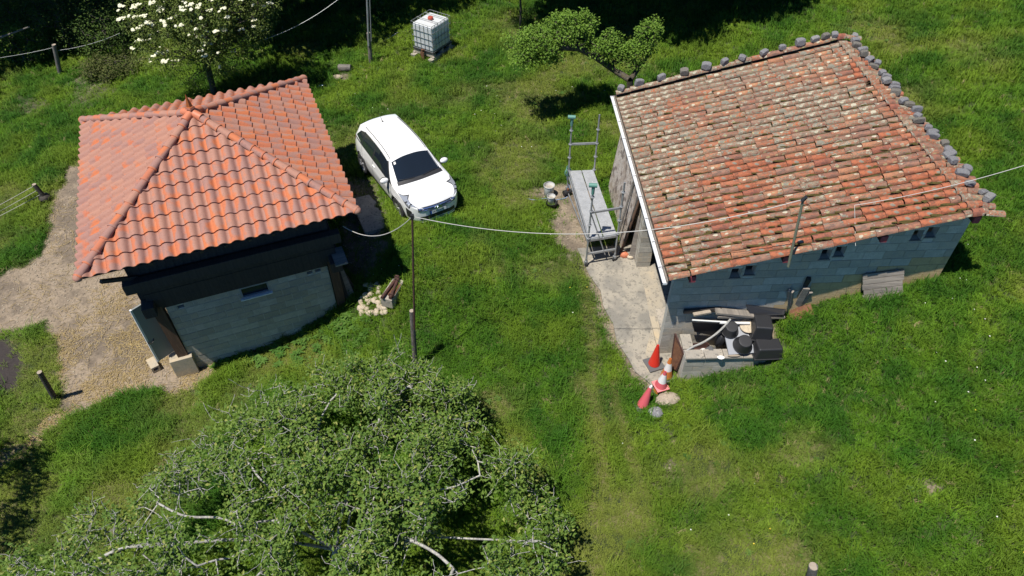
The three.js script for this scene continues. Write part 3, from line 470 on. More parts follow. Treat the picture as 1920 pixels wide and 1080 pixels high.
{
  // shed local x: u - SW / 2; local z: SD / 2 - w
  const X = u => u - SW / 2, F = w => SD / 2 - w, zf = F(.8);
  // block wall at the front with its window and vents
  const hol = [[3.1, 3.86, .62, 1.0], [1.5, 1.66, .84, .94], [4.92, 5.07, .86, .96], [5.15, 5.3, .86, .96]].map(h => [X(h[0]), X(h[1]), h[2], h[3]]);
  const s = new THREE.Shape([[X(1.22), -2.1], [X(5.5), -2.1], [X(5.5), 1.3], [X(1.22), 1.3]].map(p => new THREE.Vector2(...p)));
  for (const [a, b, c, d] of hol) { const h = new THREE.Path(); h.moveTo(a, c); h.lineTo(b, c); h.lineTo(b, d); h.lineTo(a, d); h.closePath(); s.holes.push(h); }
  const wf = part('wall', flat(new THREE.ExtrudeGeometry(s, { depth: .2, bevelEnabled: false }).translate(0, 0, zf - .21)), M.mortar, shed);
  blockWall(wf, { x0: X(1.22), x1: X(5.5), y0: -1.78, y1: 1.04, bw: .45, bh: .235, z: zf - .012, out: .014, holes: hol, mats: BLK, joint: .011 });
  const [wa, wb, wc, wd] = hol[0], win = part('window', [box(wb - wa, .04, .07, (wa + wb) / 2, wd - .02, zf - .02), box(wb - wa, .04, .07, (wa + wb) / 2, wc + .02, zf - .02), box(.04, wd - wc - .08, .07, wa + .02, (wc + wd) / 2, zf - .02), box(.04, wd - wc - .08, .07, wb - .02, (wc + wd) / 2, zf - .02)], M.grey_plastic, shed);
  part('sill', box(wb - wa + .1, .035, .1, (wa + wb) / 2, wc - .02, zf + .03), M.white_metal, win);
  part('pane', box(wb - wa - .08, wd - wc - .08, .006, (wa + wb) / 2, (wc + wd) / 2, zf - .06), mat('dark_glass', { lin: [.02, .025, .03], roughness: .06 }), win);
  // other lower walls, upper timber box
  part('wall', [box(.2, 3.2, 4.9, X(5.4), -.35, F(3.55)), box(4.5, 3.2, .2, X(3.3), -.35, F(6.1)), box(.2, 3.2, 4.4, X(1.3), -.35, F(3.6))], M.mortar, shed);
  const ub = part('timber_wall', [box(5.0, 1.75, .06, 0, 2.3, F(.86)), box(5.0, 1.75, .06, 0, 2.3, F(6.4)), box(.06, 1.75, 5.5, X(.8), 2.3, F(3.6)), box(.06, 1.75, 5.5, X(5.7), 2.3, F(3.6))], M.dark_wood, shed);
  for (let k = 0; k < 24; k++) part('plank', box(.198, 1.7, .026, X(.86) + k * .2035 + .1, 2.32 + rr(-.01, .01), F(.815) + rr(-.004, .004)), M.dark_wood, ub);
  for (let k = 0; k < 26; k++) { part('plank', box(.026, 1.7, .198, X(.755) + rr(-.004, .004), 2.32, F(1.0 + k * .205)), M.dark_wood, ub); part('plank', box(.026, 1.7, .198, X(5.745), 2.32, F(1.0 + k * .205)), M.dark_wood, ub); }
  part('fascia_board', box(4.9, .3, .05, X(3.35), 1.2, F(.76)), M.dark_wood, shed); part('fascia_board', box(4.9, .28, .05, X(3.35), 1.5, F(.75)), M.dark_wood, shed); part('fascia_board', box(4.9, .3, .05, X(3.35), 1.8, F(.755)), M.dark_wood, shed);
  part('beam', box(5.4, .32, .24, X(3.3), 2.12, F(.6), 0, 0, 0, .015), M.dark_wood, shed);
  part('beam', box(.3, .34, 6.3, X(5.72), 1.24, F(3.5), 0, 0, 0, .015), M.dark_wood, shed);
  part('beam', box(.3, .34, 6.3, X(.9), 1.24, F(3.6), 0, 0, 0, .015), M.dark_wood, shed);
  part('beam_cap', box(.34, .05, .72, X(5.85), 1.4, F(.6), .02), M.grey_wood, shed);
  // rafters under the eaves
  for (let k = 2; k < 9; k++) part('rafter', bar([X(.4 + k * .57), EV - .12, F(.06)], [X(.4 + k * .57), EV + .28, F(1.05)], .07, .1), M.dark_wood, shed);
  for (let k = 2; k < 10; k++) { part('rafter', bar([X(.06), EV - .12, F(.4 + k * .58)], [X(1.05), EV + .32, F(.4 + k * .58)], .07, .1), M.dark_wood, shed); part('rafter', bar([X(6.44), EV - .12, F(.4 + k * .58)], [X(5.45), EV + .32, F(.4 + k * .58)], .07, .1), M.dark_wood, shed); }
  part('brace', bar([X(.3), 2.75, F(.3)], [X(1.0), 2.2, F(.8)], .09, .09), M.dark_wood, shed);
  // corner posts, leaning boards
  part('post', box(.26, 2.0, .26, X(1.06), .12, F(.86), 0, 0, .03), M.brown_wood, shed);
  part('post', box(.24, 2.6, .24, X(5.64), -.1, F(.84)), M.brown_wood, shed);
  // metal door standing ajar at the corner
  const dr = part('door', box(.5, 2.05, .045, X(.68), .2, F(.9), .5), mat('door_metal', { lin: [.23, .25, .24], roughness: .55, bumpMap: B_fine, bumpScale: .002 }), shed);
  part('door_edge', box(.05, 2.07, .06, X(.445), .2, F(.77), .5), M.white_metal, dr);
  part('handle', tube([[X(.46), .02, F(.76)], [X(.47), -.05, F(.72)], [X(.56), -.07, F(.76)], [X(.6), 0, F(.84)]], .014), M.black_plastic, dr);
  part('plinth_block', box(.6, .7, .42, X(1.02), -1.22, F(.84), 0, 0, 0, .012), M.render_cream, shed);
}
// loose block and boards by the shed's corner
{ const p = G(290, 688); const b = thing('concrete_block', 'small pale hollow block on the straw beside the shed door', 'block', p, ST + .3); const s = new THREE.Shape([[-.11, 0], [.11, 0], [.11, .2], [-.11, .2]].map(q => new THREE.Vector2(...q))), h = new THREE.Path(); h.moveTo(-.06, .05); h.lineTo(.06, .05); h.lineTo(.06, .15); h.lineTo(-.06, .15); h.closePath(); s.holes.push(h); part('body', flat(new THREE.ExtrudeGeometry(s, { depth: .42, bevelEnabled: false }).translate(0, 0, -.21)), M.render_cream, b); }
for (const [u, w, t, lab, l] of [[5.78, .74, .1, 'dark board leaning upright against the shed corner post', 2.3], [5.98, .8, .2, 'grey board leaning at a slant beside the shed corner post', 2.0], [6.12, .95, .32, 'thin brown batten leaning outermost at the shed corner', 1.9]]) {
  const x = u - SW / 2, z = SD / 2 - w, c = Math.cos(ST), s = Math.sin(ST), p = V(SO.x + x * c + z * s, 0, SO.z - x * s + z * c); p.y = ground(p.x, p.z) - .03;
  const m = part('leaning_board', box(l < 1.95 ? .07 : .2, l, .03, 0, l / 2, 0), l < 2.1 ? (l < 1.95 ? M.brown_wood : M.grey_wood) : M.dark_wood); m.position.copy(p); m.rotation.set(-.12, ST, t); tag(m, lab, 'board', 'boards leaning at the shed corner');
}

// ---------------------------------------------------------------- trees: a branch skeleton grown to points in the crown, leaves round the points
function skeleton(trunk, limbs, targets, { tip = .006, pow = 2.3, sag = .05, maxR = .3 } = {}) {
  const N = []; const add = (p, par) => { N.push({ p, par, r: 0 }); return N.length - 1; };
  let last = -1; for (const p of trunk) last = add(p, last);
  const base = last;
  for (const l of limbs) { let par = l.from !== undefined ? l.from : base; for (const p of (l.pts || l)) par = add(p, par); }
  const T = targets.map(p => ({ p, d: Math.min(...N.map(n => n.p.distanceToSquared(p))) })).sort((a, b) => a.d - b.d);
  const tips = [];
  for (const { p } of T) {
    let b = 0, bd = 1e9; for (let i = Math.min(1, N.length - 1); i < N.length; i++) { const q = N[i].p, d = (q.x - p.x) ** 2 + (q.y - p.y) ** 2 * (q.y > p.y + .1 ? 2.5 : 1) + (q.z - p.z) ** 2; if (d < bd) { bd = d; b = i; } }
    const a = N[b].p, len = a.distanceTo(p), k = Math.max(1, Math.min(4, Math.round(len / .28))); let par = b;
    for (let i = 1; i <= k; i++) { const q = a.clone().lerp(p, i / k); if (i < k) q.add(V(rr(-1, 1), rr(-.6, 1) + sag, rr(-1, 1)).multiplyScalar(len * .09)); par = add(q, par); }
    tips.push(par);
  }
  for (let i = N.length - 1; i >= 0; i--) { const n = N[i]; n.r = Math.min(maxR, Math.max(tip, n.acc ? n.acc ** (1 / pow) : tip)); if (n.par >= 0) N[n.par].acc = (N[n.par].acc || 0) + n.r ** pow; }
  return { N, tips };
}
function branchGeo(N, rMin = 0, rMax = 9) {
  const pos = [], nor = [], uv = [], idx = [];
  N.forEach(n => {
    if (n.par < 0 || n.r < rMin || n.r >= rMax) return; const a = N[n.par].p, b = n.p, d = b.clone().sub(a), len = d.length(); if (len < 1e-4) return; d.divideScalar(len);
    const ra = Math.min(N[n.par].r, n.r * 1.45), rb = n.r, k = rb > .05 ? 10 : rb > .018 ? 6 : 4, s = Math.abs(d.y) < .9 ? V(0, 1, 0).cross(d).normalize() : V(1, 0, 0).cross(d).normalize(), t = d.clone().cross(s), o = pos.length / 3;
    for (const [c, r, v] of [[a, ra, 0], [b, rb, len]]) for (let i = 0; i <= k; i++) { const an = i / k * 6.2832, nx = s.x * Math.cos(an) + t.x * Math.sin(an), ny = s.y * Math.cos(an) + t.y * Math.sin(an), nz = s.z * Math.cos(an) + t.z * Math.sin(an); pos.push(c.x + nx * r, c.y + ny * r, c.z + nz * r); nor.push(nx, ny, nz); uv.push(i / k * 6.28 * rb + a.x, v + a.y); }
    for (let i = 0; i < k; i++) { const p = o + i, q = p + k + 1; idx.push(p, p + 1, q + 1, p, q + 1, q); }
  });
  const g = new THREE.BufferGeometry(); g.setAttribute('position', new THREE.Float32BufferAttribute(pos, 3)); g.setAttribute('normal', new THREE.Float32BufferAttribute(nor, 3)); g.setAttribute('uv', new THREE.Float32BufferAttribute(uv, 2)); g.setIndex(idx); return g;
}
class Leaves {
  constructor() { this.pos = []; this.nor = []; this.col = []; }
  leaf(p, dir, up, len, w, c) {                                // folded leaf of four faces
    const side = dir.clone().cross(up); if (side.lengthSq() < 1e-5) side.set(1, 0, 0); side.normalize(); const n = side.clone().cross(dir).normalize();
    const A = p, T = p.clone().addScaledVector(dir, len).addScaledVector(n, -len * .18), C = p.clone().addScaledVector(dir, len * .5).addScaledVector(n, .02 * len), Lf = p.clone().addScaledVector(dir, len * .48).addScaledVector(side, w / 2).addScaledVector(n, w * .22), R = p.clone().addScaledVector(dir, len * .48).addScaledVector(side, -w / 2).addScaledVector(n, w * .22);
    for (const t of [[A, C, Lf], [Lf, C, T], [A, R, C], [R, T, C]]) { const f = t[1].clone().sub(t[0]).cross(t[2].clone().sub(t[0])).normalize(); for (const v of t) { this.pos.push(v.x, v.y, v.z); this.nor.push(f.x, f.y, f.z); this.col.push(c[0], c[1], c[2]); } }
  }
  build() { const g = new THREE.BufferGeometry(); g.setAttribute('position', new THREE.Float32BufferAttribute(this.pos, 3)); g.setAttribute('normal', new THREE.Float32BufferAttribute(this.nor, 3)); g.setAttribute('color', new THREE.Float32BufferAttribute(this.col, 3)); return g; }
}
const rdir = () => { const a = rnd() * 6.2832, y = rr(-1, 1), s = Math.sqrt(1 - y * y); return V(s * Math.cos(a), y, s * Math.sin(a)); };
function foliage(points, { per = 30, rad = .26, len = .08, w = .042, cols, upness = .5, jit = .3 }) {
  const L = new Leaves();
  for (const p of points) { const tone = rnd(); for (let k = 0; k < per; k++) {
    const o = rdir().multiplyScalar(rad * Math.cbrt(rnd())), d = rdir(); d.y = d.y * .6 + .1; d.add(o.clone().multiplyScalar(1.2 / rad * .5)).normalize();
    const up = V(rr(-1, 1) * (1 - upness), 1, rr(-1, 1) * (1 - upness)).normalize(), s = rr(1 - jit, 1 + jit), c = mix3(cols[0], cols[1], cl(tone * .6 + rnd() * .5)), e = rnd() < .06 ? cols[2] || c : c;
    L.leaf(p.clone().add(o), d, up, len * s, w * s, e);
  } }
  return L.build();
}
mat('leaf', { vertexColors: true, roughness: .6, specularIntensity: .45, transmission: .32, thickness: 0, lin: [1, 1, 1] });
mat('leaf_dark', { vertexColors: true, roughness: .8, specularIntensity: .3, transmission: .15, thickness: 0, lin: [1, 1, 1] });
// ---- spreading apple tree below the camera
{
  const foot = pp([[-30, 1100], [60, 1020], [165, 950], [262, 884], [352, 818], [440, 752], [540, 708], [640, 676], [740, 664], [830, 664], [882, 700], [866, 752], [905, 802], [980, 852], [1040, 908], [1056, 970], [1066, 1030], [1100, 1100], [1120, 1400], [-120, 1400]], .9);
  const base = W(640, 1085, -1.85), tgt = [];
  const topY = (x, z) => .85 + 1.45 * (1 - Math.exp(polyDist(foot, x, z) / 1.9)) + .5 * (fbm(x * .8 + 20, z * .8 + 40, 91, 2) - .5);
  const bx = foot.map(p => p[0]), bz = foot.map(p => p[1]); let guard = 0;
  const clump = []; while (tgt.length < 4300 && guard++ < 20000) { const x = rr(Math.min(...bx), Math.max(...bx)), z = rr(Math.min(...bz), -3.2), d = polyDist(foot, x, z); if (d > .05) continue; if (fbm(x * 1.2 + 7, z * 1.2 + 3, 92, 2) < .36 && Math.hypot(x - base.x, z - base.z) > 1.6) continue; const y = topY(x, z) - rnd() ** 1.3 * 1.3 + rr(-.2, .35); if (y < -.3) continue; const m = 3 + Math.floor(rnd() * 5), cr = rr(.18, .34); for (let k = 0; k < m; k++) { const o = rdir().multiplyScalar(cr * Math.cbrt(rnd())); tgt.push(V(x + o.x, y + o.y * .7, z + o.z)); } }
  const b0 = V(base.x, ground(base.x, base.z) - .05, base.z), trunk = [b0, b0.clone().add(V(.05, .4, -.05)), b0.clone().add(V(-.05, .75, -.1)), b0.clone().add(V(.05, 1.05, -.15))], limbs = [];
  for (const [px, py, h] of [[110, 1085, 1.2], [300, 945, 1.0], [470, 880, 1.1], [620, 755, 1.0], [770, 712, 1.1], [760, 890, 1.5], [900, 900, 1.0], [980, 1015, .9], [700, 985, 1.9], [400, 1020, 1.7], [860, 1070, 1.6]]) { const e = W(px, py, h), c = trunk[3], pts = []; const dn = V(e.z - c.z, 0, c.x - e.x).normalize(), bend = rr(-.35, .35), ctl = [c]; for (let i = 1; i <= 5; i++) { const t = i / 5, q = c.clone().lerp(e, t); q.y = mix(c.y, e.y, Math.sin(t * 1.57)) + .15 * Math.sin(t * 3.1); q.addScaledVector(dn, bend * Math.sin(t * 3.1)).add(V(rr(-.12, .12), rr(-.08, .1), rr(-.12, .12))); ctl.push(q); } limbs.push(new THREE.CatmullRomCurve3(ctl).getPoints(22).slice(1)); }
  const { N, tips } = skeleton(trunk, limbs, tgt, { tip: .0055, pow: 2.9, sag: .2, maxR: .12 });
  const o = thing('apple_tree', 'wide spreading fruit tree with pale lichen-covered branches in front of the shed', 'tree', b0); const sh = g => g.translate(-b0.x, -b0.y, -b0.z);
  part('trunk', sh(branchGeo(N, .05)), M.lichen_bark, o);
  // bare lichened twigs standing out of the crown
  for (let k = 0; k < 1700; k++) { const t = tips[Math.floor(rnd() * tips.length)], p = N[t].p; let q = p.clone(), par = t; const d = rdir(); d.y = Math.abs(d.y) * .8 + .15; d.normalize(); const n = 2 + Math.floor(rnd() * 4); for (let i = 0; i < n; i++) { q = q.clone().addScaledVector(d, rr(.05, .1)).add(V(rr(-.03, .03), rr(-.02, .03), rr(-.03, .03))); N.push({ p: q, par, r: .0055 }); par = N.length - 1; } }
  part('branches', sh(branchGeo(N, 0, .05)), M.lichen_bark, o);
  const cr = foliage(tgt.filter(p => rnd() < .93 - .42 * sm(-4.2, -7.5, p.x)), { per: 16, rad: .2, len: .092, w: .05, upness: .35, cols: [[.055, .13, .014], [.18, .265, .04], [.30, .33, .08]] });
  part('crown', sh(cr), M.leaf, o);
}
function blobTree(name, label, category, base, trunkPts, blobs, n, fo, { bark = M.dark_bark, leafM = M.leaf, maxR = .2, tip = .008, group, limbs = [], noLim = false, pow = 2.3 } = {}) {
  const o = thing(name, label, category, base, 0, group), tg = [];
  const vol = blobs.map(b => b[3] * b[4] * b[5]), tot = vol.reduce((a, b) => a + b, 0);
  blobs.forEach(([x, y, z, rx, ry, rz], i) => { const m = Math.round(n * vol[i] / tot); for (let k = 0; k < m; k++) { const d = rdir().multiplyScalar(Math.cbrt(rr(.18, 1))); const q = V(x + d.x * rx, y + d.y * ry, z + d.z * rz); if (fbm(q.x * .9 + 50, q.z * .9 + q.y * .8 + 50, 93, 2) > .33) tg.push(q); } });
  const lim = noLim ? [] : blobs.map(([x, y, z]) => { const c = trunkPts[trunkPts.length - 1], e = V(x, y, z), pts = []; for (let i = 1; i <= 5; i++) pts.push(c.clone().lerp(e, i / 5).add(V(rr(-.08, .08), rr(-.05, .1), rr(-.08, .08)))); return pts; });
  const { N, tips } = skeleton(trunkPts, [...lim, ...limbs], tg, { tip, maxR, pow }); const sh = g => g.translate(-base.x, -base.y, -base.z);
  part('trunk', sh(branchGeo(N, .001)), bark, o); part('crown', sh(foliage(tg, fo)), leafM, o); return { o, tg, N };
}
// ---- flowering elder behind the shed
{
  const b = G(402, 178), h = b.y, c = (px, py, y, r, ry = r) => { const p = W(px, py, y); return [p.x, p.y, p.z, r, ry, r]; };
  const t1 = W(396, 150, h + .8), t2 = W(388, 118, h + 1.6);
  const bl = [c(300, 40, h + 3.2, 1.3), c(385, 30, h + 3.6, 1.5), c(450, 45, h + 3.3, 1.1), c(330, 95, h + 2.3, 1.1, .9), c(420, 85, h + 2.6, 1.1, .9), c(275, 100, h + 2.0, .55, .45), c(365, 150, h + 1.2, .7, .4), c(350, -10, h + 4.2, 1.4), c(450, -10, h + 4.2, 1.3)];
  const { o, tg } = blobTree('elder_tree', 'flowering shrub-like tree covered in creamy white flower heads behind the shed', 'tree', b, [b.clone().add(V(0, -.1, 0)), t1, t2], bl, 1500, { per: 24, rad: .26, len: .11, w: .04, upness: .5, cols: [[.08, .14, .018], [.17, .22, .035], [.22, .26, .06]] }, { maxR: .16 });
  const fl = [], cand = tg.filter(p => !tg.some(q => q !== p && q.y > p.y + .12 && Math.hypot(q.x - p.x, q.z - p.z) < .22)).concat(tg.filter(p => p.z > b.z - 1.2 && rnd() < .14));
  const disc = []; for (let k = 0; k < 16; k++) { const a = k * 2.4, r = .105 * Math.sqrt(k / 16); disc.push(new THREE.IcosahedronGeometry(.034, 0).scale(1, .5, 1).translate(r * Math.cos(a), .02 - r * r * 2, r * Math.sin(a))); }
  const dg = merge(disc); for (let i = 0; i < Math.min(900, cand.length * 4); i++) { const p = cand[Math.floor(rnd() * cand.length)], s = rr(.3, .6); fl.push(dg.clone().scale(s, s, s).rotateX(rr(-.1, .7)).rotateZ(rr(-.4, .4)).translate(p.x - b.x + rr(-.1, .1), p.y - b.y + .2, p.z - b.z + .1 + rr(-.1, .1))); }
  part('flower_heads', fl, mat('elder_flower', { lin: [.74, .72, .52], roughness: .9 }), o);
}
// ---- forked tree behind the barn's corner
{
  const b = W(1182, 215, .6); b.y = ground(b.x, b.z); const y0 = b.y, P = (px, py, y) => W(px, py, y), f = P(1181, 150, y0 + 1.5);
  const bl = [[1010, 80, 3.3, .75, .45], [1060, 55, 3.6, .7, .5], [985, 110, 2.9, .5, .3], [1095, 45, 3.6, .4, .4], [1110, 85, 3.0, .35, .3], [1150, 105, 2.6, .4, .3], [1190, 105, 2.7, .42, .45], [1215, 70, 3.2, .45, .55], [1225, 45, 3.5, .25, .3], [960, 80, 3.1, .35, .25], [1085, 75, 3.2, .5, .35], [1125, 95, 2.9, .4, .3], [1140, 75, 3.1, .35, .3], [1170, 95, 2.8, .4, .35], [1035, 105, 2.9, .45, .25]].map(([x, y, h, r, ry]) => { const p = P(x, y, h); return [p.x, p.y, p.z, r, ry, r]; });
  blobTree('forked_tree', 'bright green forked tree with mossy limbs behind the barn roof corner', 'tree', b, [b.clone().add(V(0, -.1, 0)), f], bl, 620, { per: 24, rad: .19, len: .09, w: .05, upness: .5, cols: [[.09, .19, .016], [.18, .30, .028], [.22, .33, .05]] }, { bark: M.moss_bark, maxR: .115, noLim: true, pow: 1.65, limbs: [[[1150, 130, 2.1], [1115, 105, 2.7], [1085, 90, 3.0], [1050, 88, 3.2]].map(a => P(...a)), [[1200, 125, 2.1], [1218, 100, 2.6], [1220, 80, 3.0]].map(a => P(...a))] });
}
// ---- young tree with a forked dark trunk on the lawn
{ const b = G(975, 58); blobTree('young_tree', 'young tree with a thin dark forked trunk standing alone on the upper lawn', 'tree', b, [b.clone().add(V(0, -.1, 0)), b.clone().add(V(.02, .9, 0)), b.clone().add(V(0, 1.5, 0))], [[b.x - .7, b.y + 3.6, b.z, 1.0, .9, 1.0], [b.x + .5, b.y + 4.1, b.z - .2, .9, .9, .9]], 160, { per: 22, rad: .26, len: .1, w: .05, cols: [[.05, .10, .015], [.09, .15, .025]] }, { maxR: .085 }); }
// ---- tall trees of the wood along the top of the lawn and beside the yard; their crowns shade the ground
const dark = [[.035, .07, .012], [.07, .12, .02], [.11, .16, .03]];
const wood = [
  [-18.2, -33.4, 9.5, 3.2, 'tall broadleaf tree of the wood beside the wire fence'], [-23.6, -31.6, 9, 3.2, 'tall broadleaf tree of the wood behind the wire fence post'], [-11.2, -30.6, 10, 3.3, 'tall broadleaf tree of the wood behind the flowering shrub'],
  [-7.4, -33.6, 10, 3.2, 'tall broadleaf tree of the wood shading the lawn beyond the pipe post'], [-27.5, -26.8, 9, 3.0, 'tall broadleaf tree at the end of the wood nearest the yard'], [-4.0, -37.5, 10, 3.2, 'tall broadleaf tree of the wood behind the water tank'], [-21.5, -36, 9.5, 3.4, 'tall broadleaf tree deep in the wood behind the fallen trunk'], [-27, -32.5, 9.5, 3.2, 'tall broadleaf tree deep in the wood past the end of the fence wire'], [-15.5, -37, 10, 3.4, 'tall broadleaf tree deep in the wood behind the flowering shrub'],
  [2.6, -34.8, 9.5, 2.7, 'tall broadleaf tree beyond the forked tree, shading the upper lawn', 5.3], [5.6, -35, 9.5, 2.8, 'tall broadleaf tree beyond the barn, in the middle of the shaded strip', 5.5], [8.6, -35.2, 10, 2.7, 'tall broadleaf tree beyond the back verge of the barn roof', 5.2], [11.0, -36.4, 10, 2.4, 'tall broadleaf tree beyond the far corner of the barn roof', 5.0]];
for (const [x, z0, h, r, label, dz = 0] of wood) { const y = ground(x, z0), b = V(x, y, z0), z = z0 + dz; blobTree('wood_tree', label, 'tree', b, [b.clone().add(V(0, -.2, 0)), b.clone().add(V(.05, 2.2, 0)), b.clone().add(V(0, 4.2, .1))], [[x, y + h * .68, z, r, r * .8, r], [x + r * .6, y + h * .78, z + r * .5, r * .75, r * .6, r * .75], [x - r * .6, y + h * .82, z + r * .2, r * .8, r * .6, r * .8], [x + r * .1, y + h * .6, z + r * .75, r * .7, r * .5, r * .7]], 700, { per: 20, rad: .5, len: .27, w: .17, cols: dark, upness: .7 }, { leafM: M.leaf_dark, maxR: .24, tip: .012, group: 'tall trees of the wood' }); }
{ const x = -13.8, z = -7.7, y = ground(x, z), b = V(x, y, z); blobTree('yard_tree', 'broadleaf tree at the yard edge whose shadow falls on the lower grass', 'tree', b, [b.clone().add(V(0, -.2, 0)), b.clone().add(V(.05, 1.2, 0)), b.clone().add(V(0, 2.1, 0))], [[x, y + 3.6, z, 1.3, 1.0, 1.8], [x - .5, y + 4.2, z - .8, 1.2, .9, 1.2]], 200, { per: 22, rad: .3, len: .12, w: .06, cols: dark }, { maxR: .14 }); }
// ---- undergrowth behind the fence in the top corner
for (const [px, py, h, r, ry, cols, label] of [[20, 60, .8, 1.1, .9, [[.07, .13, .015], [.13, .2, .025]], 'sunlit yellow-green bush behind the fence wire'], [110, 40, .8, 1.5, 1.1, dark, 'dark rambling bush behind the wooden fence post'], [190, 55, .8, 1.3, 1.0, dark, 'dark bush between the fence post and the flowering shrub'], [205, 110, .2, 1.3, .24, [[.06, .08, .02], [.1, .11, .03]], 'low tangle of scrub to the right of the fence post'], [250, 30, .6, 1.2, 1.0, dark, 'dark bush pressed behind the flowering shrub'], [60, -5, .8, 1.6, 1.2, dark, 'tall dark bush above the pale fallen trunk'], [160, 0, .8, 1.5, 1.2, dark, 'tall dark bush deep behind the weathered fence post'], [-20, 20, .8, 1.4, 1.2, [[.06, .11, .015], [.11, .17, .025]], 'mid green bush at the end of the pale fallen trunk']]) {
  const p = W(px, py, h), g0 = ground(p.x, p.z), b = V(p.x, g0, p.z); blobTree('bush', label, 'bush', b, [b.clone().add(V(0, -.1, 0)), b.clone().add(V(0, .35, 0))], [[p.x, g0 + ry * .9, p.z, r, ry, r * .8]], 150, { per: 20, rad: .28, len: .1, w: .055, cols, upness: .5 }, { leafM: M.leaf_dark, maxR: .05, group: 'bushes behind the fence' });
}

// ---------------------------------------------------------------- white car on the lawn (x forward, y up, z to its right)
{
  const fw = G(753, 403), rw = G(686, 326), dir = fw.clone().sub(rw).setY(0).normalize(), th = Math.atan2(-dir.z, dir.x), rightV = V(Math.sin(th), 0, Math.cos(th));
  const mid = fw.clone().add(rw).multiplyScalar(.5).addScaledVector(rightV, -.86).addScaledVector(dir, .055); mid.y = (ground(fw.x, fw.z) + ground(rw.x, rw.z)) / 2 - .01;
  const car = thing('parked_car', 'white five-door car parked on the grass beside the orange-roofed shed', 'car', mid, th); car.scale.setScalar(1.045);
  const spl = (T) => (x) => { // monotone cubic through a table
    const n = T.length; if (x <= T[0][0]) return T[0][1]; if (x >= T[n - 1][0]) return T[n - 1][1]; let i = 0; while (x > T[i + 1][0]) i++;
    const d = k => (T[k + 1][1] - T[k][1]) / (T[k + 1][0] - T[k][0]), m = k => { if (k === 0) return d(0); if (k === n - 1) return d(n - 2); const a = d(k - 1), b = d(k); return a * b <= 0 ? 0 : 2 * a * b / (a + b); };
    const h = T[i + 1][0] - T[i][0], t = (x - T[i][0]) / h, t2 = t * t, t3 = t2 * t; return (2 * t3 - 3 * t2 + 1) * T[i][1] + (t3 - 2 * t2 + t) * h * m(i) + (-2 * t3 + 3 * t2) * T[i + 1][1] + (t3 - t2) * h * m(i + 1);
  };
  const XF = 1.28, XR = -1.39, WR = .345;
  const wid = spl([[-2.17, .62], [-2.13, .72], [-2.0, .81], [-1.7, .87], [-1.2, .895], [0, .9], [1.0, .9], [1.5, .885], [1.78, .84], [1.95, .765], [2.06, .67], [2.13, .54], [2.17, .40]]);
  const top = spl([[-2.17, .86], [-2.14, .98], [-2.06, 1.12], [-1.92, 1.40], [-1.82, 1.535], [-1.5, 1.59], [-.8, 1.625], [-.2, 1.615], [.2, 1.56], [.42, 1.49], [.8, 1.26], [1.1, 1.085], [1.2, 1.045], [1.5, 1.0], [1.8, .95], [1.98, .895], [2.1, .82], [2.17, .73]]);
  const belt = spl([[-2.17, .82], [-2.1, .98], [-1.9, 1.08], [-1.5, 1.075], [0, 1.02], [.7, .98], [1.1, .955], [1.5, .915], [1.8, .875], [2.0, .81], [2.17, .67]]);
  const edge = spl([[-2.17, .56], [-2.05, .66], [-1.85, .60], [-1.4, .585], [-.5, .60], [.3, .615], [.6, .66], [1.0, .735], [1.2, .765], [1.5, .76], [1.8, .70], [2.0, .60], [2.17, .33]]);
  const low = x => { let y = mix(.24, .30, sm(1.6, 2.1, Math.abs(x))); for (const c of [XF, XR]) { const q = .405 ** 2 - (x - c) ** 2; if (q > 0) y = Math.max(y, WR - .02 + Math.sqrt(q)); } return y; };
  // surface: v 0..1 side below the belt, 1..2 side above it, 2..3 top to the centre line
  const SF = (x, v, s, off = 0) => {
    const w = wid(x), yb = belt(x), yl = low(x), yt = top(x), e = Math.min(edge(x), w - .03), ye = Math.max(yb + .012, yt - .045 - .02 * sm(0, .3, yt - yb));
    let y, z;
    if (v <= 1) { y = mix(yl, yb, v); const k = (y - .62); z = w - .30 * k * k - .05 * sm(.36, .2, y) + .014 * Math.exp(-(((y - .72) / .04) ** 2)) * sm(1.9, 1.2, Math.abs(x)); z += off; }
    else if (v <= 2) { const t = v - 1; y = mix(yb, ye, t); const w1 = w - .30 * (yb - .62) ** 2; z = mix(w1, e, t ** 1.25) + off * .8; y += off * .5; }
    else { const t = v - 2; z = e * (1 - t); y = ye + (yt - ye) * Math.sin(Math.PI / 2 * Math.min(1, t * 1.25 + (t > .8 ? 0 : 0))) + off; }
    return V(x, y, z * s);
  };
  const paint = mat('car_paint', { lin: [.80, .80, .79], roughness: .28, clearcoat: 1, clearcoatRoughness: .04 }), trim = M.black_plastic, glass = mat('car_glass', { lin: [.012, .017, .024], roughness: .04, clearcoat: 1, clearcoatRoughness: .02 });
  const xs = []; for (let x = -2.17; x < 2.17; x += .031) xs.push(x); xs.push(2.17);
  const vs = [0, .08, .2, .35, .5, .62, .7, .78, .88, .96, 1, 1.06, 1.2, 1.4, 1.6, 1.8, 1.95, 2, 2.04, 2.1, 2.2, 2.35, 2.5, 2.7, 2.85, 3];
  const pos = [], idx = []; const nv = vs.length * 2 - 1;
  for (const x of xs) { for (const v of vs) { const p = SF(x, v, 1); pos.push(p.x, p.y, p.z); } for (let k = vs.length - 2; k >= 0; k--) { const p = SF(x, vs[k], -1); pos.push(p.x, p.y, p.z); } }
  for (let i = 0; i < xs.length - 1; i++) for (let k = 0; k < nv - 1; k++) { const a = i * nv + k, b = a + 1, c = a + nv, d = c + 1; idx.push(a, c, d, a, d, b); }
  for (const i of [0, xs.length - 1]) { const o = i * nv; for (let k = 1; k < nv - 1; k++) i ? idx.push(o, o + k + 1, o + k) : idx.push(o, o + k, o + k + 1); }
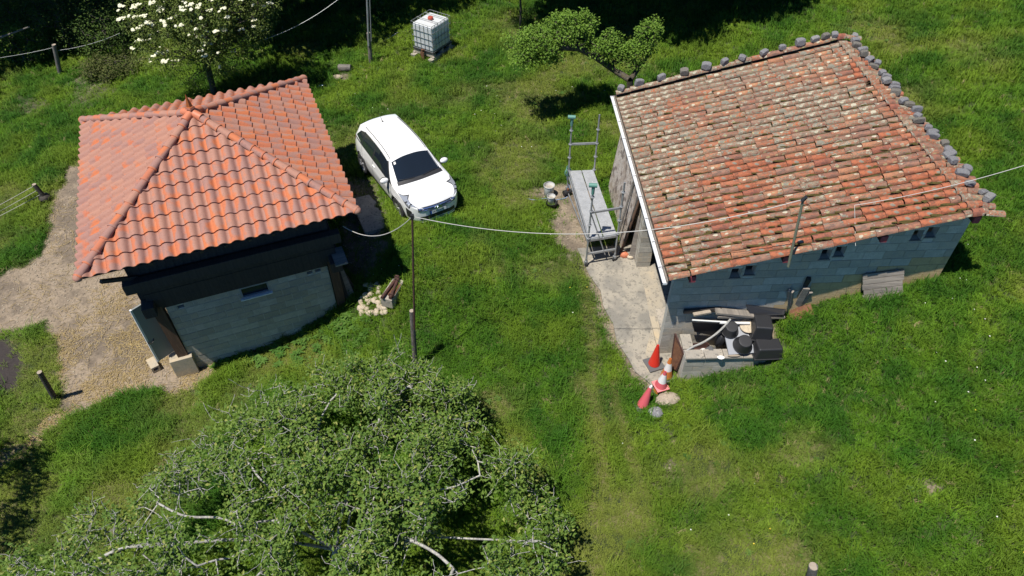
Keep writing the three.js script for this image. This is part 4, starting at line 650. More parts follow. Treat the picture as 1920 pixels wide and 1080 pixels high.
  const bg = new THREE.BufferGeometry(); bg.setAttribute('position', new THREE.Float32BufferAttribute(pos, 3)); bg.setIndex(idx); bg.computeVertexNormals(); mapUV(bg);
  const body = part('body', bg, paint, car);
  part('underbody', [box(3.9, .2, 1.3, -.02, .34, 0), box(1.75, .3, 1.62, -.06, .42, 0)], M.rubber, car);
  // patch of the surface: corners in (x, v) with bilinear interpolation
  const patch = (c, s, off, nu = 12, nw = 6) => quadMesh(nu, nw, (a, b) => { const x = mix(mix(c[0][0], c[1][0], a), mix(c[3][0], c[2][0], a), b), v = mix(mix(c[0][1], c[1][1], a), mix(c[3][1], c[2][1], a), b); return SF(x, v, s, off); });
  // windscreen in one sheet across the car
  const sheet = (xa, xb, xac, xbc, va, off, n = 20) => quadMesh(n, 8, (a, b) => { const q = Math.abs(a * 2 - 1), s = a < .5 ? -1 : 1, v = 3 - q * (3 - va), x = mix(mix(xac, xa, q * q), mix(xbc, xb, q * q), b); return SF(x, v, s, off); });
  part('cowl', sheet(1.02, 1.13, 1.09, 1.21, 2.03, .008), trim, car);
  const ws = part('windscreen', sheet(.47, 1.03, .44, 1.11, 2.055, .006), glass, car);
  part('wiper', tube([SF(1.1, 2.75, 1, .03), SF(1.06, 2.4, 1, .03), SF(1.0, 2.12, 1, .025)], .008), trim, car); part('wiper', tube([SF(1.12, 2.9, -1, .03), SF(1.08, 2.6, -1, .03), SF(1.03, 2.25, -1, .025)], .008), trim, car);
  part('sticker', patch([[.5, 2.14], [.57, 2.14], [.57, 2.24], [.5, 2.24]], 1, .009, 1, 1), M.white_plastic, ws);
  part('sunlit_pillar_trim', patch([[.5, 2.07], [.98, 2.07], [.98, 2.1], [.5, 2.1]], -1, .008, 8, 1), M.grey_plastic, ws);
  part('rear_window', sheet(-1.84, -2.04, -1.86, -2.05, 2.1, .006), glass, car);
  for (const s of [1, -1]) {
    part('side_window', patch([[-.42, 1.08], [.86, 1.08], [.32, 1.86], [-.42, 1.88]], s, .006), glass, car);
    part('side_window', patch([[-1.28, 1.1], [-.5, 1.08], [-.5, 1.88], [-1.28, 1.86]], s, .006), glass, car);
    part('side_window', patch([[-1.82, 1.25], [-1.34, 1.1], [-1.34, 1.85], [-1.62, 1.72]], s, .006), glass, car);
    part('window_trim', [patch([[-1.86, 1.02], [.95, 1.0], [.9, 1.08], [-1.84, 1.12]], s, .005, 20, 2), patch([[-.5, 1.08], [-.42, 1.08], [-.42, 1.88], [-.5, 1.88]], s, .005, 2, 6), patch([[-1.34, 1.08], [-1.28, 1.08], [-1.28, 1.87], [-1.34, 1.87]], s, .005, 2, 6), patch([[.84, 1.02], [1.0, 1.0], [.38, 1.94], [.31, 1.86]], s, .005, 3, 8)], trim, car);
    // shut lines, handles, sill cladding, arch lips
    part('shut_line', [[.93, .86], [-.46, -.46], [-1.22, -1.33]].map(([xa, xb]) => patch([[xa, .12], [xa + .012, .12], [xb + .012, .98], [xb, .98]], s, .0025, 1, 12)), M.rubber, car);
    for (const x of [-.36, -1.18]) part('door_handle', box(.17, .028, .03, x, .88, s * (SF(x, .85, 1).z + .012), 0, 0, 0, .01), paint, car);
    part('sill', patch([[-.98, 0], [.87, 0], [.87, .17], [-.98, .17]], s, .008, 24, 2), trim, car);
    for (const c of [XF, XR]) part('arch_trim', quadMesh(24, 1, (a, b) => { const an = Math.PI * a, r = .40 + b * .05, x = c + Math.cos(an) * r, y = WR - .02 + Math.sin(an) * r, q = SF(cl(x, -2.1, 2.1), .1, 1); const w = wid(cl(x, -2.1, 2.1)); return V(x, Math.max(y, .27), s * (w - .30 * (y - .62) ** 2 - .05 * sm(.36, .2, y) + .007)); }), trim, car);
    // roof rail groove
    part('roof_rail', tube([SF(.36, 2.06, s, .004), SF(0, 2.06, s, .01), SF(-.8, 2.06, s, .012), SF(-1.5, 2.07, s, .006)], .011, 5, 24), trim, car);
    // mirrors
    const mx = .72, mz = s * (SF(mx, 1, 1).z + .13), mg = new THREE.SphereGeometry(1, 18, 12).scale(.085, .085, .13).translate(mx, 1.06, mz);
    const mir = part('mirror', mg, paint, car); part('mirror_stalk', bar([mx + .02, 1.0, s * (SF(mx, 1, 1).z - .03)], [mx, 1.03, mz - s * .06], .05, .04), trim, mir); part('mirror_glass', new THREE.CircleGeometry(.075, 16).scale(1.35, 1, 1).rotateY(-Math.PI / 2).translate(mx - .08, 1.06, mz), glass, mir);
    // lamps
    const lens = mat('lamp_lens', { lin: [.5, .53, .58], roughness: .1, metalness: .5, clearcoat: 1 });
    part('headlight_surround', patch([[1.31, 1.27], [1.91, .78], [2.075, 1.6], [1.58, 2.2]], s, .003, 10, 8), trim, car); const hl = part('headlight', [patch([[1.36, 1.3], [1.9, .84], [2.05, 1.6], [1.6, 2.12]], s, .006, 10, 8)], lens, car);
    for (const [x, v] of [[1.78, 1.3], [1.92, 1.45]]) { const p = SF(x, v, s, .008); part('projector', new THREE.SphereGeometry(.045, 12, 8).scale(.5, .6, 1).translate(p.x, p.y, p.z), M.black_plastic, hl); }
    part('fog_recess', patch([[1.8, .25], [1.99, .18], [1.98, .68], [1.79, .76]], s, .006, 4, 6), trim, car);
    part('tail_light', patch([[-2.13, .82], [-1.9, .86], [-1.9, 1.12], [-2.12, 1.1]], s, .006, 6, 4), mat('tail_red', { lin: [.30, .015, .012], roughness: .15, clearcoat: 1 }), car);
    // wheels
    for (const c of [XF, XR]) {
      const wz = s * .80, wh = new THREE.Group(); wh.name = 'wheel'; car.add(wh);
      part('tyre', lathe([[.215, -.1], [.30, -.112], [.335, -.1], [WR, -.07], [WR, .07], [.335, .1], [.30, .112], [.215, .1]], 36).rotateX(Math.PI / 2).translate(c, WR, wz), M.rubber, wh);
      const sp = []; for (let k = 0; k < 5; k++) { const a = k * Math.PI * .4 + .3; for (const da of [-.1, .1]) sp.push(bar([c + Math.cos(a + da * 2) * .05, WR + Math.sin(a + da * 2) * .05, wz + s * .075], [c + Math.cos(a + da) * .215, WR + Math.sin(a + da) * .215, wz + s * .085], .028, .028)); }
      part('rim', [...sp, new THREE.CylinderGeometry(.06, .065, .03, 16).rotateX(Math.PI / 2).translate(c, WR, wz + s * .082), lathe([[.2, -.09], [.205, .09], [.222, .1], [.222, .09]], 32).rotateX(Math.PI / 2).translate(c, WR, wz)], mat('alloy', { lin: [.45, .45, .46], roughness: .3, metalness: .8 }), wh);
      part('brake_disc', new THREE.CylinderGeometry(.14, .14, .02, 24).rotateX(Math.PI / 2).translate(c, WR, wz + s * .02), M.galvanised, wh);
      part('wheel_housing', new THREE.CylinderGeometry(.4, .4, .28, 24, 1, true, Math.PI / 2, Math.PI).rotateX(Math.PI / 2).translate(c, WR - .02, s * .72), M.rubber, wh);
    }
  }
  // nose: wide grille between the headlights, lower intake, number plate, double chevron
  const nose = (za, zb, ya, yb, off, n = 18) => quadMesh(n, 3, (a, b) => { const z = mix(za, zb, a), y = mix(ya, yb, b); let x0 = 1.2, x1 = 2.17; for (let k = 0; k < 26; k++) { const m = (x0 + x1) / 2, tp = yAtZ(m, Math.abs(z)); (tp > y && zAtY(m, y) > Math.abs(z)) ? x0 = m : x1 = m; } return V((x0 + x1) / 2 + off, y, z); });
  function yAtZ(x, z) { const e = Math.min(edge(x), wid(x) - .03); if (z > e) { return belt(x) + .01; } return SF(x, 2 + (1 - z / e), 1).y; }
  function zAtY(x, y) { if (y > belt(x)) { const t = cl((y - belt(x)) / .03); return mix(SF(x, 1, 1).z, edge(x), t); } return SF(x, cl((y - low(x)) / (belt(x) - low(x))), 1).z; }
  const gb = mat('grille_bar', { lin: [.22, .30, .50], roughness: .18, metalness: .7 });
  const gr = part('grille', nose(-.6, .6, .645, .775, .006), trim, car);
  part('grille_bar', nose(-.58, .58, .66, .695, .014), gb, gr); part('grille_bar', nose(-.58, .58, .722, .757, .014), gb, gr);
  part('lower_intake', nose(-.56, .56, .345, .475, .008), trim, car);
  part('bumper_lip', nose(-.56, .56, .255, .30, .02), paint, car);
  const ch = []; for (const y of [.675, .74]) for (const s of [-1, 1]) ch.push(bar([2.215, y - .035, s * .105], [2.225, y + .035, 0], .024, .03)); part('emblem', ch, mat('chrome', { lin: [.75, .76, .78], roughness: .12, metalness: 1 }), car);
  const cv = document.createElement('canvas'); cv.width = 520; cv.height = 110; const cx = cv.getContext('2d'); cx.fillStyle = '#e9ebec'; cx.fillRect(0, 0, 520, 110); cx.fillStyle = '#1d4f9c'; cx.fillRect(0, 0, 50, 110); cx.fillStyle = '#15171a'; cx.font = 'bold 92px sans-serif'; cx.textBaseline = 'middle'; cx.fillText('5873 HKJ', 62, 58, 446);
  const ct = new THREE.CanvasTexture(cv); ct.colorSpace = THREE.SRGBColorSpace;
  const pl = part('number_plate', new THREE.PlaneGeometry(.52, .11).rotateY(Math.PI / 2).rotateZ(.06).translate(2.2, .56, 0), new THREE.MeshStandardMaterial({ map: ct, roughness: .4, side: THREE.DoubleSide }), car); pl.material.name = 'plate';
  part('plate_backing', box(.03, .13, .54, 2.178, .56, 0), trim, pl);
  part('antenna', [rod([-1.42, 1.585, 0], [-1.66, 1.76, 0], .006, .004, 6), box(.07, .02, .04, -1.42, 1.6, 0)], trim, car);
}

// ---------------------------------------------------------------- objects
function slab4(a, b, c, d, t) {                               // thick sheet from four corners
  const n = b.clone().sub(a).cross(d.clone().sub(a)).normalize().multiplyScalar(t), A = [a, b, c, d], Q = A.map(p => p.clone().add(n)), pos = [], q = (w, x, y, z) => { for (const v of [w, x, y, w, y, z]) pos.push(v.x, v.y, v.z); };
  q(Q[0], Q[1], Q[2], Q[3]); q(A[3], A[2], A[1], A[0]); for (let i = 0; i < 4; i++) { const j = (i + 1) % 4; q(A[i], A[j], Q[j], Q[i]); }
  const g = new THREE.BufferGeometry(); g.setAttribute('position', new THREE.Float32BufferAttribute(pos, 3)); return flat(g);
}
const rel = (g, p) => g.translate(-p.x, -p.y, -p.z);
function solo(name, geo, m, label, category, group) { const g = Array.isArray(geo) ? merge(geo) : geo; g.computeBoundingBox(); const b = g.boundingBox, c = V((b.min.x + b.max.x) / 2, b.min.y, (b.min.z + b.max.z) / 2); rel(g, c); const o = part(name, g, m); o.position.copy(c); return tag(o, label, category, group); }
function BW(px, py, w) { const d = rayDir(px, py), t = (w - (V(0, EYE, 0).sub(BO)).dot(BE2)) / d.dot(BE2); return d.multiplyScalar(t).add(V(0, EYE, 0)); }   // point on a plane parallel to the barn's front
// ---- tower scaffold
{
  const HP = .92, c = [[1066, 322], [1114, 320], [1158, 440], [1103, 449]].map(([x, y]) => W(x, y, HP)), ctr = c[0].clone().add(c[2]).multiplyScalar(.5), gy = apronY(ctr.z) - .02;
  const o = thing('scaffold_tower', 'low galvanised mobile scaffold with two deck boards by the barn opening', 'scaffold', V(ctr.x, gy, ctr.z)), R = p => p.clone().sub(o.position), at = (k, y) => R(c[k]).setY(y - gy);
  const tops = [[1070, 222], [1122, 215], [1172, 342], [1113, 350]].map(([x, y], k) => Z(x, y, c[k].z).y), names = ['standard', 'standard', 'standard', 'standard'];
  c.forEach((p, k) => {
    const gk = ground(p.x, p.z) + .05, st = part(names[k], [rod(at(k, gk + .12), at(k, tops[k]), .026, .026, 12)], M.galvanised, o);
    for (let y = HP + .05; y < tops[k] - .1; y += .5) part('rosette', [new THREE.CylinderGeometry(.062, .062, .012, 8).translate(at(k, y).x, y - gy, at(k, y).z), rod(at(k, y - .06), at(k, y + .06), .032)], M.galvanised, st);
    const w = part('castor', [new THREE.CylinderGeometry(.085, .085, .05, 18).rotateZ(Math.PI / 2).rotateY(.4 + k).translate(at(k, gk + .06).x, gk + .06 - gy, at(k, gk).z)], M.rubber, o); part('fork', [box(.1, .1, .07, at(k, 0).x, gk + .13 - gy, at(k, 0).z, .4 + k), rod(at(k, gk + .1), at(k, gk + .3), .034)], M.galvanised, w);
  });
  for (const [a, b, y] of [[0, 1, HP + 1.05], [3, 2, HP + 1.0], [0, 1, HP - .03], [3, 2, HP - .05], [0, 1, .2], [3, 2, .35]]) part('ledger', bar(at(a, y), at(b, y), .045, .06), M.galvanised, o);
  for (const [a, b, y] of [[0, 3, HP + .07], [1, 2, HP - .12], [0, 3, HP - .12]]) part('ledger', rod(at(a, y), at(b, y), .024), M.galvanised, o);
  part('brace', rod(at(3, HP + .98), at(2, .2).lerp(at(3, .2), .35), .02), M.galvanised, o); part('brace', rod(at(3, HP - .1), at(0, .15), .02), M.galvanised, o);
  const e = c[1].clone().sub(c[0]).multiplyScalar(.46), i0 = .05; for (const k of [0, 1]) { const A = R(c[0]).lerp(R(c[1]), k * .48 + .04).setY(HP - gy), Bp = R(c[0]).lerp(R(c[1]), k * .48 + .48).setY(HP - gy), Cc = R(c[3]).lerp(R(c[2]), k * .48 + .48).setY(HP - gy), D = R(c[3]).lerp(R(c[2]), k * .48 + .04).setY(HP - gy); const dk = part('deck_board', slab4(A, D, Cc, Bp, .035), M.deck_metal, o); part('end_frame', [bar(D.clone().add(V(0, -.03, 0)), Cc.clone().add(V(0, -.03, 0)), .05, .07), bar(A.clone().add(V(0, -.03, 0)), Bp.clone().add(V(0, -.03, 0)), .05, .07)], M.galvanised, dk); }
  for (const k of [0, 3]) part('green_cap', [rod(at(k, tops[k] - .25), at(k, tops[k] + .02), .043, .05, 12), rod(at(k, tops[k] + .05).add(V(-.13, 0, 0)), at(k, tops[k] + .05).add(V(.1, 0, .02)), .062, .062, 14)], M.green_paint, o);
  part('hose_coil', [0, 1, 2].map(k => new THREE.TorusGeometry(.13 + k * .012, .012, 6, 24).rotateY(.6 + k * .4).rotateZ(.3).translate(at(0, 0).x - .02, HP + .02 - gy + k * .03, at(0, 0).z + .05)), M.green_paint, o);
}
// ---- leaning panel, poles and stones by the barn's side
{
  const bl = W(1138, 368, -.02), br = W(1166, 466, -.1), tr = barnP(.2, 2.1, 4.5), tl = barnP(.2, 2.35, 7.6);
  const o = thing('peeling_hoarding', 'big mottled peeling panel leaning on the barn side behind the scaffold', 'panel', bl); part('sheet', rel(slab4(bl, br, tr, tl, .03), bl), M.old_panel, o); part('frame', [bar(bl, tl, .05, .05), bar(bl, br, .05, .05), bar(br, tr, .05, .05)].map(g => rel(g, bl)), M.post_wood, o);
  solo('leaning_pole', rod(W(1163, 476, -.08), barnP(.22, 2.2, 4.3), .045, .04, 10), M.brown_wood, 'thick reddish pole leaning on the barn by the block pillar', 'pole'); solo('leaning_pole', rod(W(1152, 462, -.08), barnP(.15, 2.4, 5.0), .035, .03, 10), M.post_wood, 'slim grey pole leaning on the barn beside the mottled panel', 'pole');
  solo('leaning_board', slab4(W(1178, 484, -.1), W(1190, 486, -.1), barnP(.22, 1.4, 4.12), barnP(.2, 1.4, 4.25), .03), M.grey_wood, 'short grey board leaning on the barn next to the block pillar', 'board');
  for (const [px, py, s, m, l] of [[1146, 472, .14, M.field_stone, 'rough brown stone beside the scaffold castor'], [1170, 480, .13, M.clay_plain, 'broken orange brick at the foot of the reddish pole'], [1182, 484, .1, M.rubble_stone, 'pale stone at the foot of the block pillar']]) { const p = G(px, py), q = part('loose_stone', stoneGeo(s, s * .7, s * .8, px), m); q.position.copy(p).add(V(0, s * .45, 0)); tag(q, l, 'stone'); }
}
// ---- buckets, pump and hose
const bucket = (px, py, r, h, m, label, flare = 1.12) => { const p = G(px, py), o = thing('bucket', label, 'bucket', p); part('body', lathe([[0, .01], [r, .01], [r * flare, h], [r * flare + .012, h], [r * flare + .012, h - .03], [r * flare - .008, h - .035], [r * .97, .02], [0, .02]], 24), m, o); part('handle', new THREE.TorusGeometry(r * flare, .005, 5, 20, Math.PI).rotateX(-1.3).translate(0, h - .03, 0), M.wire_grey, o); return o; };
{
  const a = bucket(1029, 366, .155, .42, M.white_plastic, 'tall white bucket standing behind the smaller tub'); part('contents', new THREE.CylinderGeometry(.142, .142, .01, 24).translate(0, .3, 0), M.concrete, a);
  const b = bucket(1033, 381, .115, .3, M.white_plastic, 'small white tub between the tall bucket and the black bucket'); part('contents', new THREE.CylinderGeometry(.1, .1, .01, 24).translate(0, .2, 0), M.concrete, b);
  bucket(1034, 388, .15, .22, M.black_plastic, 'wide black bucket on the bare earth', 1.2);
  const p = G(1063, 366), o = thing('pump', 'small dark pump with a red knob on the ground by the scaffold', 'pump', p); part('motor', [new THREE.CylinderGeometry(.09, .09, .26, 16).rotateZ(Math.PI / 2).rotateY(.5).translate(0, .12, 0), box(.22, .03, .16, 0, .015, 0, .5)], M.black_plastic, o); part('knob', new THREE.CylinderGeometry(.04, .04, .07, 12).translate(.02, .23, 0), M.rust, o);
  solo('hose', tube([[985, 372], [1005, 375], [1022, 372], [1045, 374], [1062, 370], [1068, 355], [1064, 338], [1063, 326]].map(([x, y], i) => G(x, y, i > 5 ? .25 * (i - 5) : .02)), .014, 6, 60), M.blue_hose, 'pale blue hose running past the buckets to the scaffold', 'hose');
}
// ---- traffic cones
{
  const mk = (label, p, tilt, h, bands, baseM, { sq = .4, cut = 0, group = 'traffic cones by the barn corner' } = {}) => {
    const o = thing('traffic_cone', label, 'traffic cone', p, .35, group); o.rotation.set(tilt[0], .35, tilt[1]);
    part('base', [box(sq, .035, sq, 0, .018, 0, 0, 0, 0, .012), new THREE.CylinderGeometry(.13, .16, .03, 24).translate(0, .045, 0)], baseM, o);
    const r = y => mix(.15, .035, (y - .04) / (h - .04)); bands.forEach(([a, b, m, n]) => part(n || 'cone_band', lathe([[r(a * h + .001), Math.max(.05, a * h)], [r(b * h), b * h]], 28), m, o)); part('tip', lathe([[r(h), h], [.03, h + .01], [.02, h - .03]], 20), bands[bands.length - 1][2], o); return o;
  };
  const red = mat('cone_red', { lin: [.62, .03, .015], roughness: .45 }), org = mat('cone_orange', { lin: [.55, .17, .04], roughness: .55 }), pink = mat('cone_pink', { lin: [.58, .10, .12], roughness: .6 }), white = mat('cone_white', { lin: [.72, .70, .68], roughness: .5 }), palepink = mat('cone_palepink', { lin: [.72, .22, .22], roughness: .6 });
  mk('plain bright red traffic cone on a dark base, on the concrete by the barn corner', G(1226, 683), [0, 0], .78, [[0, 1, red]], M.grey_rubber, { sq: .46 });
  mk('orange traffic cone with a broad white band beside the rusty leaning door', G(1249, 706), [0, 0], .74, [[0, .42, org], [.42, .78, white], [.78, 1, org]], M.grey_rubber);
  const pO = G(1236, 734); mk('orange traffic cone at the bottom of the stacked pair', pO, [0, 0], .62, [[0, 1, org]], M.grey_rubber, { sq: .46 });
  const up = pO.clone().add(V(0, .24, 0)); mk('faded pink and white traffic cone stacked over an orange one', up, [.05, -.06], .6, [[0, .36, pink], [.36, .85, white], [.85, 1, pink]], palepink, { sq: .36 });
  mk('tall faded pink traffic cone tilted on the grass beside the two stones', G(1204, 762), [-.05, -.2], .76, [[0, .05, white], [.05, .94, pink], [.94, 1, white]], M.grey_rubber, { sq: .42 });
  for (const [px, py, a, b, c, l] of [[1252, 752, .33, .14, .2, 'long flat brown stone beside the traffic cones'], [1229, 777, .2, .13, .17, 'rounded grey stone beside the tilted pink cone']]) { const p = G(px, py), q = part('field_stone', stoneGeo(a, b, c, px, 3), a > .3 ? M.field_stone : M.grey_stone); q.position.copy(p).add(V(0, b * .55, 0)); q.rotation.y = .2; tag(q, l, 'stone'); }
}
// ---- retaining wall with junk between it and the barn
{
  const A = W(1274, 716, -.45), Bq = W(1462, 674, .42), len = Math.hypot(Bq.x - A.x, Bq.z - A.z), th = Math.atan2(-(Bq.z - A.z), Bq.x - A.x), o = thing('retaining_wall', 'low grey block retaining wall with a rough coping in front of the barn', 'wall', [A.x, 0, A.z], th);
  part('core', [box(len, 1.4, .2, len / 2, -.2, -.12), box(.2, 1.12, .55, .1, -.04, -.5)], M.mortar, o);
  blockWall(o, { x0: 0, x1: len, y0: -.7, y1: .5, bw: .5, bh: .22, z: -.022, out: .014, mats: BLK });
  for (let k = 0; k < 4; k++) part('block', box(.014, .21, .5, -.004, -.35 + k * .225, -.42), pick(BLK), o);
  for (let k = 0; k < 5; k++) part('coping', box(len / 5 - .012, .06, .3, len / 5 * (k + .5), .535 + rr(-.008, .008), -.11, rr(-.01, .01), 0, 0, .012), M.concrete, o); part('coping', box(.28, .06, .5, .12, .545, -.53, 0, 0, 0, .012), M.concrete, o);
  const Y = .5, put = (px, py, h = Y) => W(px, py, h);
  // grey sheet on trestles, black tubs on it
  const q = [BW(1352, 601, .42), BW(1392, 599, .42), put(1416, 662, .62), put(1366, 666, .62)], onT = (px, py) => { const n = q[1].clone().sub(q[0]).cross(q[3].clone().sub(q[0])), d = rayDir(px, py), t = q[0].clone().sub(V(0, EYE, 0)).dot(n) / d.dot(n); return d.multiplyScalar(t).add(V(0, EYE, 0)); }; const tb = thing('grey_table', 'pale grey plastic sheet laid as a table inside the retaining wall', 'table', V((q[0].x + q[2].x) / 2, -.1, (q[0].z + q[2].z) / 2)); part('top', rel(slab4(q[0], q[3], q[2], q[1], .04), tb.position), M.grey_plastic, tb); for (const p of q) part('leg', rel(rod(p.clone().lerp(q[0].clone().add(q[2]).multiplyScalar(.5), .12).setY(-.2), p.clone().lerp(q[0].clone().add(q[2]).multiplyScalar(.5), .12), .03), tb.position), M.galvanised, tb);
  const tub = (px, py, r, h, label, tl) => { const m = thing('black_tub', label, 'tub', onT(px, py).add(V(0, .045, 0)), 0, 'black tubs on the grey table'); m.rotation.set(tl, 0, 0); part('body', lathe([[r, 0], [r * 1.05, .02], [r, .05], [r * .8, h * .8], [r * .74, h * .97], [r * .66, h], [0, h * .99]], 28), M.black_plastic, m); part('rim', new THREE.TorusGeometry(r * 1.02, .014, 6, 30).rotateX(Math.PI / 2).translate(0, .016, 0), M.black_plastic, m); };
  tub(1367, 622, .21, .26, 'smaller upturned black tub at the back of the grey table', .3); tub(1391, 650, .23, .3, 'larger upturned black tub at the front of the grey table', .3);
  const crate = (px, py, h0, w, h, d, ry, label) => { const o2 = thing('black_crate', label, 'crate', h0 > .56 ? onT(px, py).add(V(0, .02, 0)) : put(px, py, .57), ry, 'black plastic crates'); const g = new RoundedBoxGeometry(w, h, d, 3, .045), p = g.attributes.position; for (let i = 0; i < p.count; i++) { const k = mix(1, .84, cl(p.getY(i) / h + .5)); p.setX(i, p.getX(i) * k); p.setZ(i, p.getZ(i) * k); } g.computeVertexNormals(); part('body', mapUV(g.translate(0, h / 2, 0)), M.black_plastic, o2); part('rim', box(w + .03, .04, d + .03, 0, .02, 0, 0, 0, 0, .015), M.black_plastic, o2); };
  crate(1436, 662, .5, .72, .36, .46, .05, 'upturned black crate on the retaining wall coping'); crate(1424, 626, .6, .5, .46, .55, -.1, 'taller black crate standing behind the upturned crate');
  solo('round_lid', new THREE.CylinderGeometry(.2, .2, .03, 26).rotateX(.3).translate(...onT(1400, 616).add(V(0, .1, 0)).toArray()), M.rubble_stone, 'round yellowish disc leaning beside the tall black crate', 'disc');
  // timber, pipes and sheets along the barn wall
  const S = (pa, pb, ha, hb, w, h, m, label, cat = 'beam') => solo(cat === 'pipe' ? 'pipe' : 'timber', cat === 'pipe' ? rod(BW(...pa, ha), BW(...pb, hb), w, w, 12) : bar(BW(...pa, ha), BW(...pb, hb), w, h), m, label, cat, 'junk along the barn wall');
  S([1282, 584], [1352, 580], .42, .44, .07, .12, M.dark_wood, 'dark beam end lying along the barn wall'); S([1342, 583], [1412, 590], .34, .34, .2, .06, M.grey_wood, 'weathered grey plank behind the grey table'); S([1345, 592], [1470, 593], .3, .4, .13, .06, M.grey_wood, 'long weathered plank running behind the black crates');
  S([1300, 590], [1332, 584], .3, .36, .1, .05, M.pale_wood, 'short pale plank beside the dark beam'); S([1298, 600], [1400, 606], .24, .24, .022, 0, M.white_plastic, 'thin white pipe across the junk', 'pipe'); S([1350, 605], [1405, 606], .22, .22, .035, 0, M.white_plastic, 'thicker white pipe across the junk', 'pipe');
  solo('steel_plate', slab4(BW(1400, 572, .46), BW(1474, 580, .46), BW(1470, 590, .3), BW(1408, 593, .3), .02), M.black_plastic, 'dark steel plate tilted against the barn wall behind the crates', 'plate');
  solo('dark_board', slab4(BW(1297, 604, .3), BW(1352, 606, .3), BW(1356, 634, .36), BW(1302, 622, .36), .02), M.black_plastic, 'black board hanging below the white pipes', 'board');
  solo('bent_branch', tube([BW(1370, 598, .2), BW(1358, 612, .1), BW(1340, 628, 0), BW(1318, 642, -.1), BW(1296, 652, -.15), BW(1284, 660, -.2)], .03, 7, 30), M.lichen_bark, 'bent bare branch lying across the junk', 'branch');
  const dr = [put(1266, 626, .75), put(1282, 664, .45), put(1268, 694, -.25), put(1257, 690, -.35)]; const dd = thing('rusty_door', 'narrow rusty door leaning at the end of the retaining wall', 'door', V(dr[3].x, -.45, dr[3].z)); part('sheet', rel(slab4(...dr, .02), dd.position), M.rust, dd); part('frame', [bar(dr[0], dr[1], .035, .035), bar(dr[1], dr[2], .035, .035), bar(dr[0], dr[3], .035, .035)].map(g => rel(g, dd.position)), M.rust_pipe, dd);
  const tray = put(1308, 664, .3); const tr = thing('rusty_tray', 'rusty red tray holding bags inside the retaining wall', 'tray', tray, .1); part('pan', [box(.62, .03, .44, 0, .0, 0), box(.62, .16, .025, 0, .08, -.22, 0, -.2), box(.025, .14, .44, -.31, .07, 0, 0, 0, .2), box(.025, .14, .44, .31, .07, 0, 0, 0, -.2)], M.rust_pipe, tr);
  const bag = (px, py, h, a, b, c, m, label) => { const g = stoneGeo(a, b, c, px, 3), q2 = part('bag', g, m); q2.position.copy(put(px, py, h)); tag(q2, label, 'bag'); };
  bag(1318, 660, .46, .13, .08, .1, M.white_plastic, 'crumpled white bag on the rusty tray'); bag(1350, 638, .55, .13, .26, .14, M.black_plastic, 'slumped black bag beside the grey table'); bag(1332, 660, .45, .14, .14, .14, M.grey_rubber, 'dark grey bag beside the white bag'); bag(1298, 661, .42, .1, .09, .1, M.black_plastic, 'small black bag at the end of the rusty tray'); bag(1352, 670, .6, .09, .02, .06, M.white_plastic, 'torn white paper lying on the coping');
  bag(1376, 667, .62, .16, .03, .035, M.pale_wood, 'short split stick lying on the coping');
  // stump, charred post and rusty sheet against the barn wall
  solo('charred_post', bar(G(1488, 572), BW(1517, 522, .44), .1, .1), M.dark_wood, 'charred black post leaning on the barn wall', 'post');
  solo('driftwood', [bar(G(1477, 582), BW(1483, 545, .4), .14, .08), bar(G(1490, 580), BW(1512, 540, .4), .16, .07), bar(G(1500, 576), BW(1520, 548, .42), .1, .06)], M.grey_wood, 'bundle of grey split boards leaning beside the charred post', 'boards');
  solo('rusty_sheet', slab4(G(1476, 582, .14), G(1520, 569, .18), G(1527, 590, .03), G(1486, 603, .03), .015), M.rust, 'square rusty metal sheet lying on the grass by the grey boards', 'sheet');
}
// ---- board panel against the barn
{
  const a = BW(1616, 514, .46), b = BW(1694, 504, .46), c = G(1693, 553), d = G(1618, 563), o = thing('board_panel', 'grey panel of weathered horizontal boards leaning on the barn wall', 'panel', V((c.x + d.x) / 2, Math.min(c.y, d.y), (c.z + d.z) / 2));
  for (let k = 0; k < 5; k++) { const t0 = k / 5 + .008, t1 = (k + 1) / 5 - .012, l = rr(-.02, .02), r = k === 4 ? -.0 : rr(-.03, .01), P = (t, s) => a.clone().lerp(d, t).lerp(b.clone().lerp(c, t), s); part('board', rel(slab4(P(t0, l), P(t1, l), P(t1, 1 + r), P(t0, 1 + r), .025), o.position), M.grey_wood, o); }
  for (const s of [.12, .85]) part('batten', rel(bar(a.clone().lerp(b, s).add(V(0, 0, -.03)), d.clone().lerp(c, s).add(V(0, 0, -.03)), .07, .03), o.position), M.grey_wood, o);
}
